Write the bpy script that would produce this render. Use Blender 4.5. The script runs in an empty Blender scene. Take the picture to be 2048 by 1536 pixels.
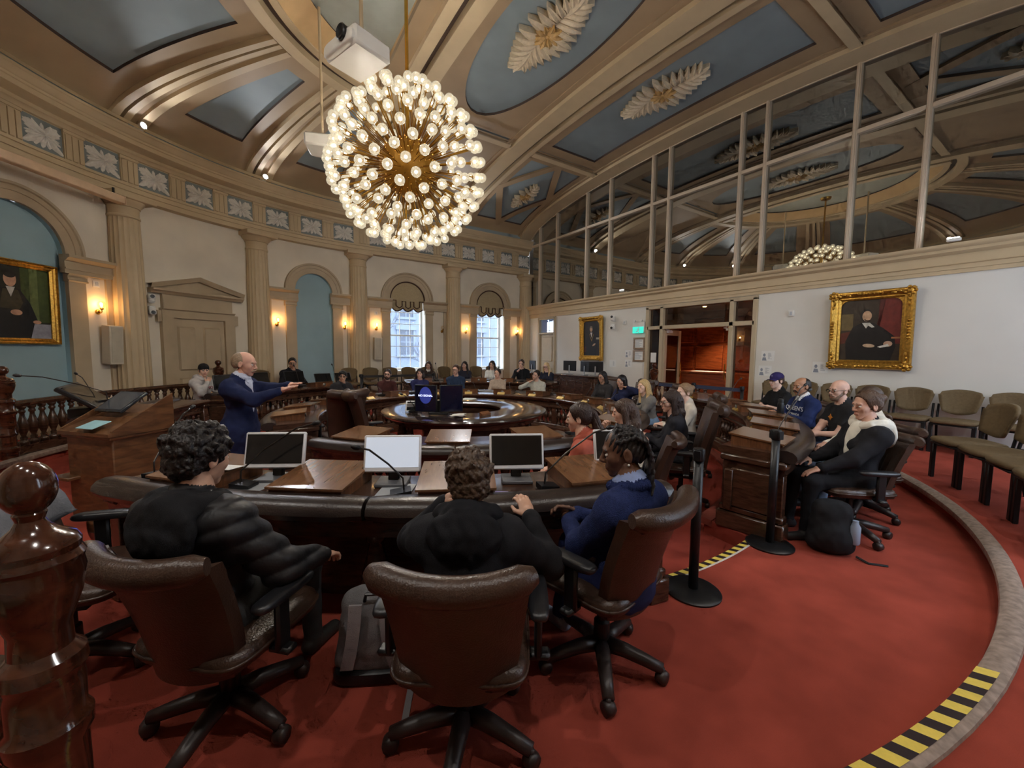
import bpy, math, random
import numpy as np
from mathutils import Matrix, Vector
random.seed(7); rng = np.random.default_rng(7)
scene = bpy.context.scene
COL = scene.collection
PI = math.pi
# World frame: X along the axis of the room (glazed partition at X=-6.25, apse at X>0), Y across, Z up.
# ---------------------------------------------------------------- camera
cam_d = bpy.data.cameras.new('camera'); cam_d.sensor_width = 36; cam_d.lens = 36*800/2048
cam_d.clip_start = .05; cam_d.clip_end = 300
cam = bpy.data.objects.new('camera', cam_d); COL.objects.link(cam)
CAM = Vector((3.1705, 5.9055, 1.62))
_p = math.atan(65/800); _r = math.radians(.49)
_ax = Vector((-.8316, -.5553, 0)); _la = Vector((.5553, -.8316, 0))
def _toroom(v): return Vector((v.x*_ax.x+v.y*_ax.y, v.x*_la.x+v.y*_la.y, v.z))
_f = Vector((0, math.cos(_p), -math.sin(_p))); _u = Vector((0, math.sin(_p), math.cos(_p))); _x = Vector((1, 0, 0))
_x2 = math.cos(_r)*_x+math.sin(_r)*_u; _u2 = -math.sin(_r)*_x+math.cos(_r)*_u
RT, UP, FW = _toroom(_x2), _toroom(_u2), _toroom(_f)
cam.matrix_world = Matrix(((RT.x, UP.x, -FW.x, CAM.x), (RT.y, UP.y, -FW.y, CAM.y), (RT.z, UP.z, -FW.z, CAM.z), (0, 0, 0, 1)))
scene.camera = cam
# ---------------------------------------------------------------- view, world
vs = scene.view_settings; vs.view_transform = 'Standard'; vs.look = 'None'; vs.gamma = 1; vs.use_curve_mapping = False
vs.exposure = 1.25
scene.cycles.use_denoising = True
scene.cycles.max_bounces = 5; scene.cycles.diffuse_bounces = 3; scene.cycles.glossy_bounces = 3; scene.cycles.transparent_max_bounces = 16
scene.cycles.sample_clamp_indirect = 6; scene.cycles.use_adaptive_sampling = True; scene.cycles.adaptive_threshold = .04; scene.cycles.adaptive_min_samples = 12; scene.cycles.caustics_reflective = False; scene.cycles.caustics_refractive = False
w = bpy.data.worlds.new('overcast_sky'); scene.world = w; w.use_nodes = True
bg = w.node_tree.nodes['Background']; bg.inputs[0].default_value = (.8, .89, 1, 1); bg.inputs[1].default_value = 4.4
def light(name, kind, loc, energy, color=(1, 1, 1), size=.1, rot=(0, 0, 0), size_y=None, parent=None, portal=False, spot=None):
    d = bpy.data.lights.new(name, kind); d.energy = energy; d.color = color
    if kind == 'AREA':
        d.size = size
        if size_y: d.shape = 'RECTANGLE'; d.size_y = size_y
        if portal: d.cycles.is_portal = True
    else: d.shadow_soft_size = size
    if spot: d.spot_size = math.radians(spot[0]); d.spot_blend = spot[1]
    o = bpy.data.objects.new(name, d); COL.objects.link(o); o.location = loc; o.rotation_euler = rot
    if parent: o.parent = parent
    return o
WIN_X = (-4.61, -1.42)          # window centres on both straight walls (second pair is behind the camera)
for x in WIN_X:
    light('window_portal', 'AREA', (x, -7.62, 2.1), 1, size=1.15, size_y=2.6, rot=(PI/2, 0, 0), portal=True)
    light('window_portal', 'AREA', (x, 7.62, 2.1), 1, size=1.15, size_y=2.6, rot=(-PI/2, 0, 0), portal=True)

# ---------------------------------------------------------------- helpers: objects
def lin(c): return tuple((v/255/12.92 if v/255 <= .04045 else ((v/255+.055)/1.055)**2.4) for v in c)
def tag(o, label=None, cat=None, group=None, kind=None):
    if label: o['label'] = label
    if cat: o['category'] = cat
    if group: o['group'] = group
    if kind: o['kind'] = kind
    return o
def empty(name, loc=(0, 0, 0), rz=0, label=None, cat=None, group=None, kind=None, parent=None):
    o = bpy.data.objects.new(name, None); COL.objects.link(o); o.location = loc; o.rotation_euler = (0, 0, rz)
    o.empty_display_size = .1
    if parent: o.parent = parent
    return tag(o, label, cat, group, kind)
def mesh(geo, mats, smooth='auto', name='mesh'):
    V, F = geo[0], geo[1]
    me = bpy.data.meshes.new(name)
    me.from_pydata(np.asarray(V, float).tolist(), [], [tuple(int(i) for i in f) for f in F])
    if not isinstance(mats, (list, tuple)): mats = [mats]
    for m in mats: me.materials.append(m)
    if len(geo) > 2 and geo[2] is not None and len(mats) > 1:
        me.polygons.foreach_set('material_index', np.asarray(geo[2], dtype=np.int32))
    if smooth:
        me.polygons.foreach_set('use_smooth', np.ones(len(me.polygons), dtype=bool))
        if smooth == 'auto': me.set_sharp_from_angle(angle=math.radians(38))
    me.update(); return me
def link(name, me, parent=None, loc=(0, 0, 0), rot=(0, 0, 0), scale=None):
    o = bpy.data.objects.new(name, me); COL.objects.link(o); o.location = loc; o.rotation_euler = rot
    if scale: o.scale = scale
    if parent: o.parent = parent
    return o
def add(name, geo, mats, parent=None, smooth='auto', loc=(0, 0, 0), rot=(0, 0, 0), label=None, cat=None, group=None, kind=None):
    return tag(link(name, mesh(geo, mats, smooth, name), parent, loc, rot), label, cat, group, kind)
def copy_tree(o, parent=None, loc=None, rz=None):
    c = o.copy(); COL.objects.link(c)
    if parent: c.parent = parent
    if loc is not None: c.location = loc
    if rz is not None: c.rotation_euler = (0, 0, rz)
    for ch in list(o.children): copy_tree(ch, c)
    return c
def text(name, body, size, m, parent, ext=.0005):
    cu = bpy.data.curves.new(name, 'FONT'); cu.body = body; cu.size = size; cu.align_x = 'CENTER'; cu.extrude = ext; cu.resolution_u = 3
    t = bpy.data.objects.new(name, cu); COL.objects.link(t); dg = bpy.context.evaluated_depsgraph_get(); me = bpy.data.meshes.new_from_object(t.evaluated_get(dg)); bpy.data.objects.remove(t)
    me.materials.clear(); me.materials.append(m); return link(name, me, parent)
# ---------------------------------------------------------------- helpers: geometry (V, F[, material index])
def join(*gs):
    V, F, MI, n, anyM = [], [], [], 0, False
    for g in gs:
        v = np.asarray(g[0], float).reshape(-1, 3); V.append(v); F += [tuple(int(i)+n for i in f) for f in g[1]]
        mi = g[2] if len(g) > 2 and g[2] is not None else [0]*len(g[1]); MI += list(mi); n += len(v)
    return np.vstack(V), F, MI
def mi(g, k): return g[0], g[1], [k]*len(g[1])
def box(x0, x1, y0, y1, z0, z1):
    V = [(x, y, z) for z in (z0, z1) for y in (y0, y1) for x in (x0, x1)]
    return np.array(V, float), [(0, 2, 3, 1), (4, 5, 7, 6), (0, 1, 5, 4), (2, 6, 7, 3), (0, 4, 6, 2), (1, 3, 7, 5)]
def cbox(c, s, ch=.01):
    """box with chamfered edges, centre c, size s"""
    h = np.array(s, float)/2; ch = min(ch, h.min()*.9); V = []; idx = {}
    for sx in (-1, 1):
        for sy in (-1, 1):
            for sz in (-1, 1):
                for a in range(3):
                    d = np.array([h[0], h[1], h[2]])-ch; d[a] = h[a]
                    idx[sx, sy, sz, a] = len(V); V.append(np.array([sx, sy, sz])*d)
    F = []
    for a in range(3):
        b, c2 = (a+1) % 3, (a+2) % 3
        for sg in (-1, 1):
            def k(i, j):
                t = [0, 0, 0]; t[a] = sg; t[b] = i; t[c2] = j; return idx[t[0], t[1], t[2], a]
            q = [k(-1, -1), k(1, -1), k(1, 1), k(-1, 1)]; F.append(tuple(q if sg > 0 else q[::-1]))
        for i in (-1, 1):
            for j in (-1, 1):
                def e(t0, ax):
                    t = [0, 0, 0]; t[a] = t0; t[b] = i; t[c2] = j; return idx[t[0], t[1], t[2], ax]
                q = [e(-1, b), e(1, b), e(1, c2), e(-1, c2)]; F.append(tuple(q if i*j < 0 else q[::-1]))
    for sx in (-1, 1):
        for sy in (-1, 1):
            for sz in (-1, 1):
                q = [idx[sx, sy, sz, a] for a in range(3)]; F.append(tuple(q if sx*sy*sz > 0 else q[::-1]))
    return np.array(V)+np.array(c, float), F
def tr(g, loc=(0, 0, 0), rz=0, rx=0, ry=0, s=1):
    M = (Matrix.Rotation(rz, 3, 'Z') @ Matrix.Rotation(ry, 3, 'Y') @ Matrix.Rotation(rx, 3, 'X'))
    V = (np.asarray(g[0], float)*s) @ np.array(M).T + np.array(loc, float)
    return (V,)+tuple(g[1:])
def lathe(prof, n=24, c=(0, 0, 0), axis='z'):
    prof = [(float(r), float(z)) for r, z in prof]; V = []; F = []; rings = []
    for r, z in prof:
        if r < 1e-6: rings.append([len(V)]); V.append((0, 0, z))
        else:
            rings.append(list(range(len(V), len(V)+n)))
            V += [(r*math.cos(2*PI*k/n), r*math.sin(2*PI*k/n), z) for k in range(n)]
    for a, b in zip(rings, rings[1:]):
        for k in range(n):
            k2 = (k+1) % n
            if len(a) == 1 and len(b) == 1: continue
            if len(a) == 1: F.append((a[0], b[k2], b[k]))
            elif len(b) == 1: F.append((a[k], a[k2], b[0]))
            else: F.append((a[k], a[k2], b[k2], b[k]))
    if len(rings[0]) > 1: F.append(tuple(rings[0][::-1]))
    if len(rings[-1]) > 1: F.append(tuple(rings[-1]))
    V = np.array(V, float)
    if axis == 'x': V = V[:, [2, 0, 1]]
    if axis == 'y': V = V[:, [1, 2, 0]]
    return V+np.array(c, float), F
def ball(c, r, n=16, m=10):
    r = np.array(r, float)*np.ones(3)
    g = lathe([(math.sin(PI*k/m), -math.cos(PI*k/m)) for k in range(m+1)], n)
    return g[0]*r+np.array(c, float), g[1]
def tube(pts, r, n=8, cap=True):
    P = np.array(pts, float); m = len(P); R = np.ones(m)*r if np.isscalar(r) else np.array(r, float)
    T = np.gradient(P, axis=0); T /= np.linalg.norm(T, axis=1)[:, None]+1e-12
    a = np.array([0, 0, 1.]) if abs(T[0][2]) < .9 else np.array([1., 0, 0]); V = []
    for i in range(m):
        x = np.cross(T[i], a); x /= np.linalg.norm(x)+1e-12; a = np.cross(x, T[i])
        for k in range(n):
            t = 2*PI*k/n; V.append(P[i]+R[i]*(math.cos(t)*x+math.sin(t)*a))
    F = [(i*n+k, i*n+(k+1) % n, (i+1)*n+(k+1) % n, (i+1)*n+k) for i in range(m-1) for k in range(n)]
    if cap: F += [tuple(range(n))[::-1], tuple(range((m-1)*n, m*n))]
    return np.array(V), F
def sweep(st, prof, closed=True, caps=True):
    """st: (x, y, nx, ny) stations; prof: (offset along n, z) polygon"""
    n = len(prof); V = []
    for x, y, nx, ny in st:
        V += [(x+nx*o, y+ny*o, z) for o, z in prof]
    F = []; q = n if closed else n-1
    for i in range(len(st)-1):
        for k in range(q):
            k2 = (k+1) % n; F.append((i*n+k, i*n+k2, (i+1)*n+k2, (i+1)*n+k))
    if closed and caps: F += [tuple(range(n)), tuple(range((len(st)-1)*n, len(st)*n))[::-1]]
    return np.array(V, float), F
def arc(c, th0, th1, step=3.):
    n = max(1, int(abs(th1-th0)/step+.5))
    return [(c[0], c[1], math.cos(math.radians(t)), math.sin(math.radians(t))) for t in np.linspace(th0, th1, n+1)]
def gridf(P):
    P = np.asarray(P, float); a, b = P.shape[:2]
    return P.reshape(-1, 3), [(i*b+j, (i+1)*b+j, (i+1)*b+j+1, i*b+j+1) for i in range(a-1) for j in range(b-1)]
def shell(P, Q):
    """closed solid between two equally shaped grids"""
    P, Q = np.asarray(P, float), np.asarray(Q, float); a, b = P.shape[:2]; n = a*b
    F = [(i*b+j, (i+1)*b+j, (i+1)*b+j+1, i*b+j+1) for i in range(a-1) for j in range(b-1)]
    F2 = [(n+f[3], n+f[2], n+f[1], n+f[0]) for f in F]
    e = [(i, 0) for i in range(a)]+[(a-1, j) for j in range(1, b)]+[(i, b-1) for i in range(a-2, -1, -1)]+[(0, j) for j in range(b-2, 0, -1)]
    e = [i*b+j for i, j in e]
    F3 = [(e[(k+1) % len(e)], e[k], n+e[k], n+e[(k+1) % len(e)]) for k in range(len(e))]
    return np.vstack([P.reshape(-1, 3), Q.reshape(-1, 3)]), F+F2+F3
def prism(poly, z0, z1, axis='z'):
    n = len(poly); V = [(x, y, z0) for x, y in poly]+[(x, y, z1) for x, y in poly]
    F = [tuple(range(n))[::-1], tuple(range(n, 2*n))]+[(k, (k+1) % n, n+(k+1) % n, n+k) for k in range(n)]
    V = np.array(V, float)
    if axis == 'x': V = V[:, [2, 0, 1]]
    if axis == 'y': V = V[:, [0, 2, 1]]
    return V, F
def polar(R, th, z=0, c=(0, -.3)): return (c[0]+R*math.cos(math.radians(th)), c[1]+R*math.sin(math.radians(th)), z)

# ---------------------------------------------------------------- materials (procedural)
_M = {}
def mat(name, rgb, rough=.6, metal=0., var=.08, scale=6., bump=0., bscale=80., spec=.5, coat=0., alpha=1., em=None, ems=1., stretch=None, sheen=0.):
    if name in _M: return _M[name]
    m = bpy.data.materials.new(name); m.use_nodes = True; nt = m.node_tree; N = nt.nodes; L = nt.links
    b = N['Principled BSDF']; c = lin(rgb)
    b.inputs['Roughness'].default_value = rough; b.inputs['Metallic'].default_value = metal
    b.inputs['Specular IOR Level'].default_value = spec; b.inputs['Coat Weight'].default_value = coat; b.inputs['Coat Roughness'].default_value = .15
    if sheen: b.inputs['Sheen Weight'].default_value = sheen
    b.inputs['Base Color'].default_value = (*c, 1)
    if var or bump:
        tc = N.new('ShaderNodeTexCoord'); src = tc.outputs['Object']
        if stretch:
            mp = N.new('ShaderNodeMapping'); mp.inputs['Scale'].default_value = stretch; L.new(src, mp.inputs[0]); src = mp.outputs[0]
    if var:
        nz = N.new('ShaderNodeTexNoise'); nz.inputs['Scale'].default_value = scale; nz.inputs['Detail'].default_value = 2; L.new(src, nz.inputs['Vector'])
        r = N.new('ShaderNodeValToRGB'); r.color_ramp.elements[0].position = .3; r.color_ramp.elements[1].position = .7
        r.color_ramp.elements[0].color = (*[max(0, v*(1-var)) for v in c], 1); r.color_ramp.elements[1].color = (*[min(1, v*(1+var)) for v in c], 1)
        L.new(nz.outputs['Fac'], r.inputs['Fac']); L.new(r.outputs['Color'], b.inputs['Base Color'])
    if bump:
        n2 = N.new('ShaderNodeTexNoise'); n2.inputs['Scale'].default_value = bscale; n2.inputs['Detail'].default_value = 1; L.new(src, n2.inputs['Vector'])
        bp = N.new('ShaderNodeBump'); bp.inputs['Strength'].default_value = bump; bp.inputs['Distance'].default_value = .01
        L.new(n2.outputs['Fac'], bp.inputs['Height']); L.new(bp.outputs['Normal'], b.inputs['Normal'])
    if em: b.inputs['Emission Color'].default_value = (*lin(em), 1); b.inputs['Emission Strength'].default_value = ems
    _M[name] = m; return m
def wood(name, c1, c2, rough=.3, scale=3., stretch=(1, 1, 12), coat=.3, spec=.5):
    if name in _M: return _M[name]
    m = mat(name, c1, rough, coat=coat, spec=spec, var=.01); nt = m.node_tree; N = nt.nodes; L = nt.links
    r = [n for n in N if n.type == 'VALTORGB'][0]; nz = [n for n in N if n.type == 'TEX_NOISE'][0]; tc = [n for n in N if n.type == 'TEX_COORD'][0]
    mp = N.new('ShaderNodeMapping'); mp.inputs['Scale'].default_value = stretch; L.new(tc.outputs['Object'], mp.inputs[0]); L.new(mp.outputs[0], nz.inputs['Vector'])
    nz.inputs['Scale'].default_value = scale; nz.inputs['Detail'].default_value = 4; nz.inputs['Distortion'].default_value = .6
    r.color_ramp.elements[0].color = (*lin(c1), 1); r.color_ramp.elements[1].color = (*lin(c2), 1)
    return m
def emis(name, rgb, s):
    if name in _M: return _M[name]
    m = bpy.data.materials.new(name); m.use_nodes = True; nt = m.node_tree; nt.nodes.remove(nt.nodes['Principled BSDF'])
    e = nt.nodes.new('ShaderNodeEmission'); e.inputs[0].default_value = (*lin(rgb), 1); e.inputs[1].default_value = s
    nt.links.new(e.outputs[0], nt.nodes['Material Output'].inputs[0]); _M[name] = m; return m
def glassmat(name, tint, refl, rough=0., rcol=(1, 1, 1)):
    if name in _M: return _M[name]
    m = bpy.data.materials.new(name); m.use_nodes = True; nt = m.node_tree; N = nt.nodes; nt.nodes.remove(N['Principled BSDF'])
    t = N.new('ShaderNodeBsdfTransparent'); t.inputs[0].default_value = (*tint, 1)
    g = N.new('ShaderNodeBsdfGlossy'); g.inputs[0].default_value = (*rcol, 1); g.inputs['Roughness'].default_value = rough
    x = N.new('ShaderNodeMixShader'); x.inputs[0].default_value = refl
    nt.links.new(t.outputs[0], x.inputs[1]); nt.links.new(g.outputs[0], x.inputs[2]); nt.links.new(x.outputs[0], N['Material Output'].inputs[0])
    _M[name] = m; return m
TAN = mat('tan_paint', (182, 163, 134), .55, var=.06, scale=3)
TANL = mat('tan_light_paint', (196, 175, 141), .55, var=.05, scale=3)
TANC = mat('tan_ceiling_paint', (160, 136, 106), .6, var=.06, scale=2)
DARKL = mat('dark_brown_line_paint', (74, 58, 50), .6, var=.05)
CREAM = mat('cream_plaster', (222, 211, 192), .7, var=.07, scale=1.5, bump=.08, bscale=30)
BLUE = mat('niche_blue_paint', (150, 177, 184), .6, var=.05, scale=2, bump=.1, bscale=120)
CBLUE = mat('ceiling_blue_paint', (132, 145, 150), .65, var=.06, scale=2)
WHITEW = mat('white_wall_paint', (224, 221, 213), .65, var=.03, scale=1.5, bump=.05, bscale=60)
WHITE = mat('white_plastic', (228, 226, 220), .4, var=.02)
PLASTER = mat('white_plaster_relief', (216, 211, 202), .6, var=.08, scale=25)
BLACK = mat('black_plastic', (22, 22, 24), .38, var=.05)
BLACKM = mat('black_metal', (26, 25, 27), .45, metal=.3, var=.05)
DWOOD = wood('dark_stained_wood', (52, 34, 25), (88, 60, 44), .27, 4, (2, 2, 9), .35)
MWOOD = wood('mid_brown_wood', (96, 60, 38), (136, 90, 58), .3, 5, (9, 1.2, 1.2), .3)
LWOOD = wood('oak_lid_wood', (100, 67, 43), (130, 90, 60), .24, 4, (1.2, 7, 1.2), .4)
RWOOD = wood('red_panel_wood', (112, 52, 26), (160, 84, 44), .35, 3, (1, 1, 7), .2)
LEATH = mat('dark_brown_leather', (66, 47, 37), .34, var=.16, scale=9, bump=.18, bscale=140, spec=.55)
LEATHB = mat('black_brown_leather', (48, 38, 34), .3, var=.12, scale=9, bump=.12, bscale=120, spec=.6)
FABRIC = mat('brown_chair_fabric', (112, 95, 70), .85, var=.1, scale=40, bump=.3, bscale=400, spec=.2)
GOLD = mat('gilt', (196, 150, 66), .32, metal=.85, var=.3, scale=30, bump=.5, bscale=60)
BRASS = mat('brass', (214, 170, 80), .22, metal=1., var=.08)
BRASSP = mat('brass_plate', (226, 190, 110), .35, metal=.5, var=.05)
PAPER = mat('paper', (232, 232, 228), .7, var=.02)
# ================================================================ SHELL
R0 = 7.3; XG = -6.25; LS = 6.25; LA = PI*R0; LT = 2*LS+LA
C = (0, -.3)
def wp(s):
    """point and inward normal of the inner wall face at running length s"""
    if s <= LS: return (XG+s, -R0, 0., 1.)
    if s >= LS+LA: return (-(s-LS-LA), R0, 0., -1.)
    f = (s-LS)/R0; return (R0*math.sin(f), -R0*math.cos(f), -math.sin(f), math.cos(f))
def bend(g, s0):
    V = []
    for u, w_, z in np.asarray(g[0]):
        x, y, nx, ny = wp(s0+u); V.append((x+nx*w_, y+ny*w_, z))
    return (np.array(V),)+tuple(g[1:])
def SF(phi): return LS+R0*math.radians(phi)     # running length of apse angle phi
def stations(a, b, step=.3):
    pts = {a, b}
    for k in (LS, LS+LA):
        if a < k < b: pts.add(k)
    k = a
    while k < b:
        pts.add(min(b, k)); k += step if not (LS < k < LS+LA) else .22
    return [wp(s) for s in sorted(pts)]
CARPET = mat('red_carpet', (158, 72, 58), .95, var=.16, scale=3.5, bump=.35, bscale=420, spec=.1)
CARPETI = mat('red_carpet_inner', (154, 68, 56), .95, var=.14, scale=4, bump=.35, bscale=420, spec=.1)
# ---- floors on three levels
ZI, ZM, ZO = -.14, 0., .14
def edgeR(t): t = (t+180) % 360-180; return 4.57 if 79 < t < 97 or -12 < t < 34 or t > 163 or t < -150 or -95 < t < -78 else 4.12
n = 240; ths = np.linspace(0, 360, n+1)
V = [(C[0], C[1], ZI)]; F = []; 
for t in ths[:-1]: V.append(polar(edgeR(t), t, ZI))
for k in range(n): F.append((0, 1+k, 1+(k+1) % n))
add('floor', (np.array(V), F), CARPETI, label='red carpet of the lowered centre floor', kind='structure')
def ring_floor(Ra, Rb, z, zlow):
    P = np.array([[polar(Ra(t), t, zlow), polar(Ra(t), t, z), polar(Rb(t), t, z)] for t in ths]); return gridf(P)
add('floor.001', ring_floor(edgeR, lambda t: 6.0, ZM, ZI), CARPET, smooth='auto', label='red carpet of the middle tier', kind='structure')
Vf, Ff = ring_floor(lambda t: 6.0, lambda t: 6.02, ZO, ZM)
outer = []
for t in ths:
    a = math.radians(t); d = np.array([math.cos(a), math.sin(a)]); best = 12
    for s_ in np.linspace(.5, 12, 500):
        x, y = C[0]+d[0]*s_, C[1]+d[1]*s_
        if x < XG or abs(y) > R0 or (x > 0 and x*x+y*y > R0*R0): best = s_; break
    outer.append(best)
P = np.array([[polar(6.0, t, ZM), polar(6.0, t, ZO), polar(6.02, t, ZO), polar(max(6.04, outer[i]+.02), t, ZO)] for i, t in enumerate(ths)])
add('floor.002', gridf(P), CARPET, label='red carpet of the raised outer tier', kind='structure')
NOSE = mat('worn_grey_nosing', (150, 132, 120), .6, var=.3, scale=25, bump=.3, bscale=60)
NOSEC = mat('carpet_nosing', (140, 66, 52), .9, var=.1, scale=10, bump=.3, bscale=300)
nose = [(5.965, .085), (5.955, .115), (5.96, .14), (5.985, .156), (6.035, .16), (6.06, .152), (6.065, .1405), (6.01, .139)]
add('trim_1', sweep(arc(C, -60, 130, 2), nose), NOSE, label='worn grey rubber nosing along the edge of the raised tier', kind='structure')
nose2 = [(4.09, -.04), (4.06, -.02), (4.06, .012), (4.1, .025), (4.2, .012), (4.2, -.05)]
add('trim_2', sweep(arc(C, 97, 163, 2), nose2), NOSEC, label='red carpeted nosing under the right hand desk', kind='structure')
# hazard tape: yellow and black stripes along two step edges
TY = mat('tape_yellow', (232, 206, 92), .5, var=.06, scale=40); TK = mat('tape_black', (44, 30, 32), .5, var=.1, scale=40); TW = mat('tape_white', (216, 208, 200), .5)
def tape(th0, th1, Ra, Rb, z, dth, skew, ragged=False):
    V, F, MI = [], [], []; n = int(round((th1-th0)/dth))
    for k in range(n):
        a, b = th0+k*dth, th0+(k+1)*dth
        for i in range(2):
            t0, t1 = a+(b-a)*i/2, a+(b-a)*(i+1)/2; q = len(V)
            V += [polar(Ra, t0, z), polar(Rb, t0+skew, z), polar(Rb, t1+skew, z), polar(Ra, t1, z)]; F.append((q, q+1, q+2, q+3)); MI.append(k % 2)
    return np.array(V), F, MI
add('hazard_tape', tape(50, 86.5, 5.963, 6.03, .1615, .62, .35, True), [TY, TK], smooth=False, label='torn yellow and black tape on the raised tier edge at lower right', cat='tape')
g = tape(79.3, 97, 4.56, 4.615, .004, .62, .3); q = tape(79.3, 97, 4.615, 4.632, .004, 1., 0); q = (q[0], q[1], [2]*len(q[1]))
add('hazard_tape', join(g, q), [TY, TK, TW], smooth=False, label='yellow and black striped tape between the two black barrier posts', cat='tape')

# ---- curved wall with openings
AXP = (1.3, 22.95, 44.6)                        # apse column angles
S_COL = [.05, 3.2, SF(1.3), SF(22.95), SF(44.6), SF(71), SF(109), SF(135.4), SF(157.05), SF(178.7), LT-3.2, LT-.05]
# opening: centre s, half width, sill z, springing z, kind
OPEN = [(1.64, .6, .95, 3.3, 'win'), (4.83, .6, .95, 3.3, 'win'), (7.69, .515, .14, 3.3, 'niche'), (13.58, .68, .14, 3.25, 'niche'),
        (LT-1.64, .6, .95, 3.3, 'win'), (LT-4.83, .6, .95, 3.3, 'win')]
def opening_at(s):
    for c, hw, zb, zs, k in OPEN:
        if abs(s-c) <= hw+1e-6: return zb, zs+math.sqrt(max(0, hw*hw-(s-c)**2))
    return None
S = set(np.linspace(0, LT, 150).tolist())
for c, hw, *_ in OPEN: S |= {c+hw*math.sin(a) for a in np.linspace(-PI/2, PI/2, 25)}
S = sorted(S); V, F = [], []
ZT = 4.7
for a, b in zip(S, S[1:]):
    if b-a < 1e-5: continue
    m = opening_at((a+b)/2)
    def P_(s, z): x, y, _, _ = wp(s); V.append((x, y, z)); return len(V)-1
    if m is None: F.append((P_(a, 0), P_(b, 0), P_(b, ZT), P_(a, ZT)))
    else:
        oa, ob = opening_at(a) or m, opening_at(b) or m
        F.append((P_(a, 0), P_(b, 0), P_(b, ob[0]), P_(a, oa[0]))); F.append((P_(a, oa[1]), P_(b, ob[1]), P_(b, ZT), P_(a, ZT)))
add('wall_curved', (np.array(V), F), CREAM, smooth=True, label='cream plaster wall sweeping round the apse', kind='structure')
def outline(hw, zb, zs, n=24):
    return [(-hw, zb)]+[(-hw*math.cos(t), zs+hw*math.sin(t)) for t in np.linspace(0, PI, n+1)]+[(hw, zb)]
k_n = 0
for c, hw, zb, zs, kind in OPEN:
    ol = outline(hw, zb, zs); dep = -.34 if kind == 'win' else -.09
    P = np.array([[(u, 0, z), (u, dep, z)] for u, z in ol]); g = gridf(P)
    if kind == 'niche':
        k_n += 1
        back = (np.array([(u, dep, z) for u, z in ol]), [tuple(range(len(ol)))])
        add('wall_niche_%d' % k_n, bend(join(g, back), c), BLUE, smooth='auto', label=('tall narrow blue niche between fluted columns', 'wide blue niche holding the portrait at far left')[k_n-1], kind='structure')
    else:
        sill = box(-hw, hw, dep, .06, zb-.06, zb)
        add('trim_jamb', bend(join(g, sill), c), WHITE, label='white window jamb', kind='structure')
# ---- archivolts, imposts and jamb pilasters
def archivolt(hw, wd=.28):
    pr = [(hw, 0), (hw, .06), (hw+.03, .07), (hw+wd*.5, .07), (hw+wd*.52, .085), (hw+wd*.8, .085), (hw+wd*.85, .11), (hw+wd, .11), (hw+wd, 0)]
    P = np.array([[(-r*math.cos(t), w_, r*math.sin(t)) for r, w_ in pr] for t in np.linspace(0, PI, 33)]); return gridf(P)
NBR = {0: (.05, 3.2), 1: (3.2, SF(1.3)), 2: (SF(1.3), SF(22.95)), 3: (SF(44.6), SF(71))}
def strip(u0, u1, pts):
    """horizontal moulding in wall coordinates: pts (w, z) polygon swept along u"""
    n = max(1, int((u1-u0)/.15)); us = np.linspace(u0, u1, n+1); m = len(pts)
    V = [(u, a, b) for u in us for a, b in pts]
    F = [(i*m+k, i*m+(k+1) % m, (i+1)*m+(k+1) % m, (i+1)*m+k) for i in range(n) for k in range(m)]+[tuple(range(m))[::-1], tuple(range(n*m, n*m+m))]
    return np.array(V), F
IMP = [(0, 2.98), (.1, 2.98), (.1, 3.05), (.12, 3.05), (.12, 3.08), (.1, 3.08), (.1, 3.19), (.13, 3.2), (.17, 3.24), (.2, 3.25), (.2, 3.3), (0, 3.3)]
for i, (c, hw, zb, zs, kind) in enumerate(OPEN[:4]):
    dz = zs-3.3; q = empty('arch_surround', (0, 0, 0), 0, ('tan arched surround of the window nearest the corner', 'tan arched surround of the window beside the grey loudspeaker', 'tan arched surround of the narrow blue niche', 'tan arched surround of the wide blue niche at far left')[i], kind='structure')
    a = archivolt(hw); a = (a[0]+np.array([0, 0, zs]), a[1])
    add('archivolt', bend(a, c), TAN, q)
    for sd in (-1, 1):
        lim = abs(NBR[i][0 if sd < 0 else 1]-c)-.24
        u0, u1 = sorted((sd*(hw-.06), sd*lim))
        add('impost', bend(strip(u0, u1, [(a_, b+dz) for a_, b in IMP]), c), TAN, q)
        u0, u1 = sorted((sd*hw, sd*(hw+.27)))
        cap = strip(u0-.02, u1+.02, [(0, 2.84+dz), (.1, 2.84+dz), (.115, 2.86+dz), (.09, 2.88+dz), (.09, 2.93+dz), (.13, 2.98+dz), (0, 2.98+dz)])
        add('pilaster', bend(join(strip(u0, u1, [(0, .14), (.075, .14), (.075, 2.9+dz), (0, 2.9+dz)]), cap), c), TAN, q)
        u0, u1 = sorted((sd*lim, sd*(lim-.1)))
        add('pilaster', bend(strip(u0, u1, [(0, .14), (.05, .14), (.05, 2.98+dz), (0, 2.98+dz)]), c), TAN, q)
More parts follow.
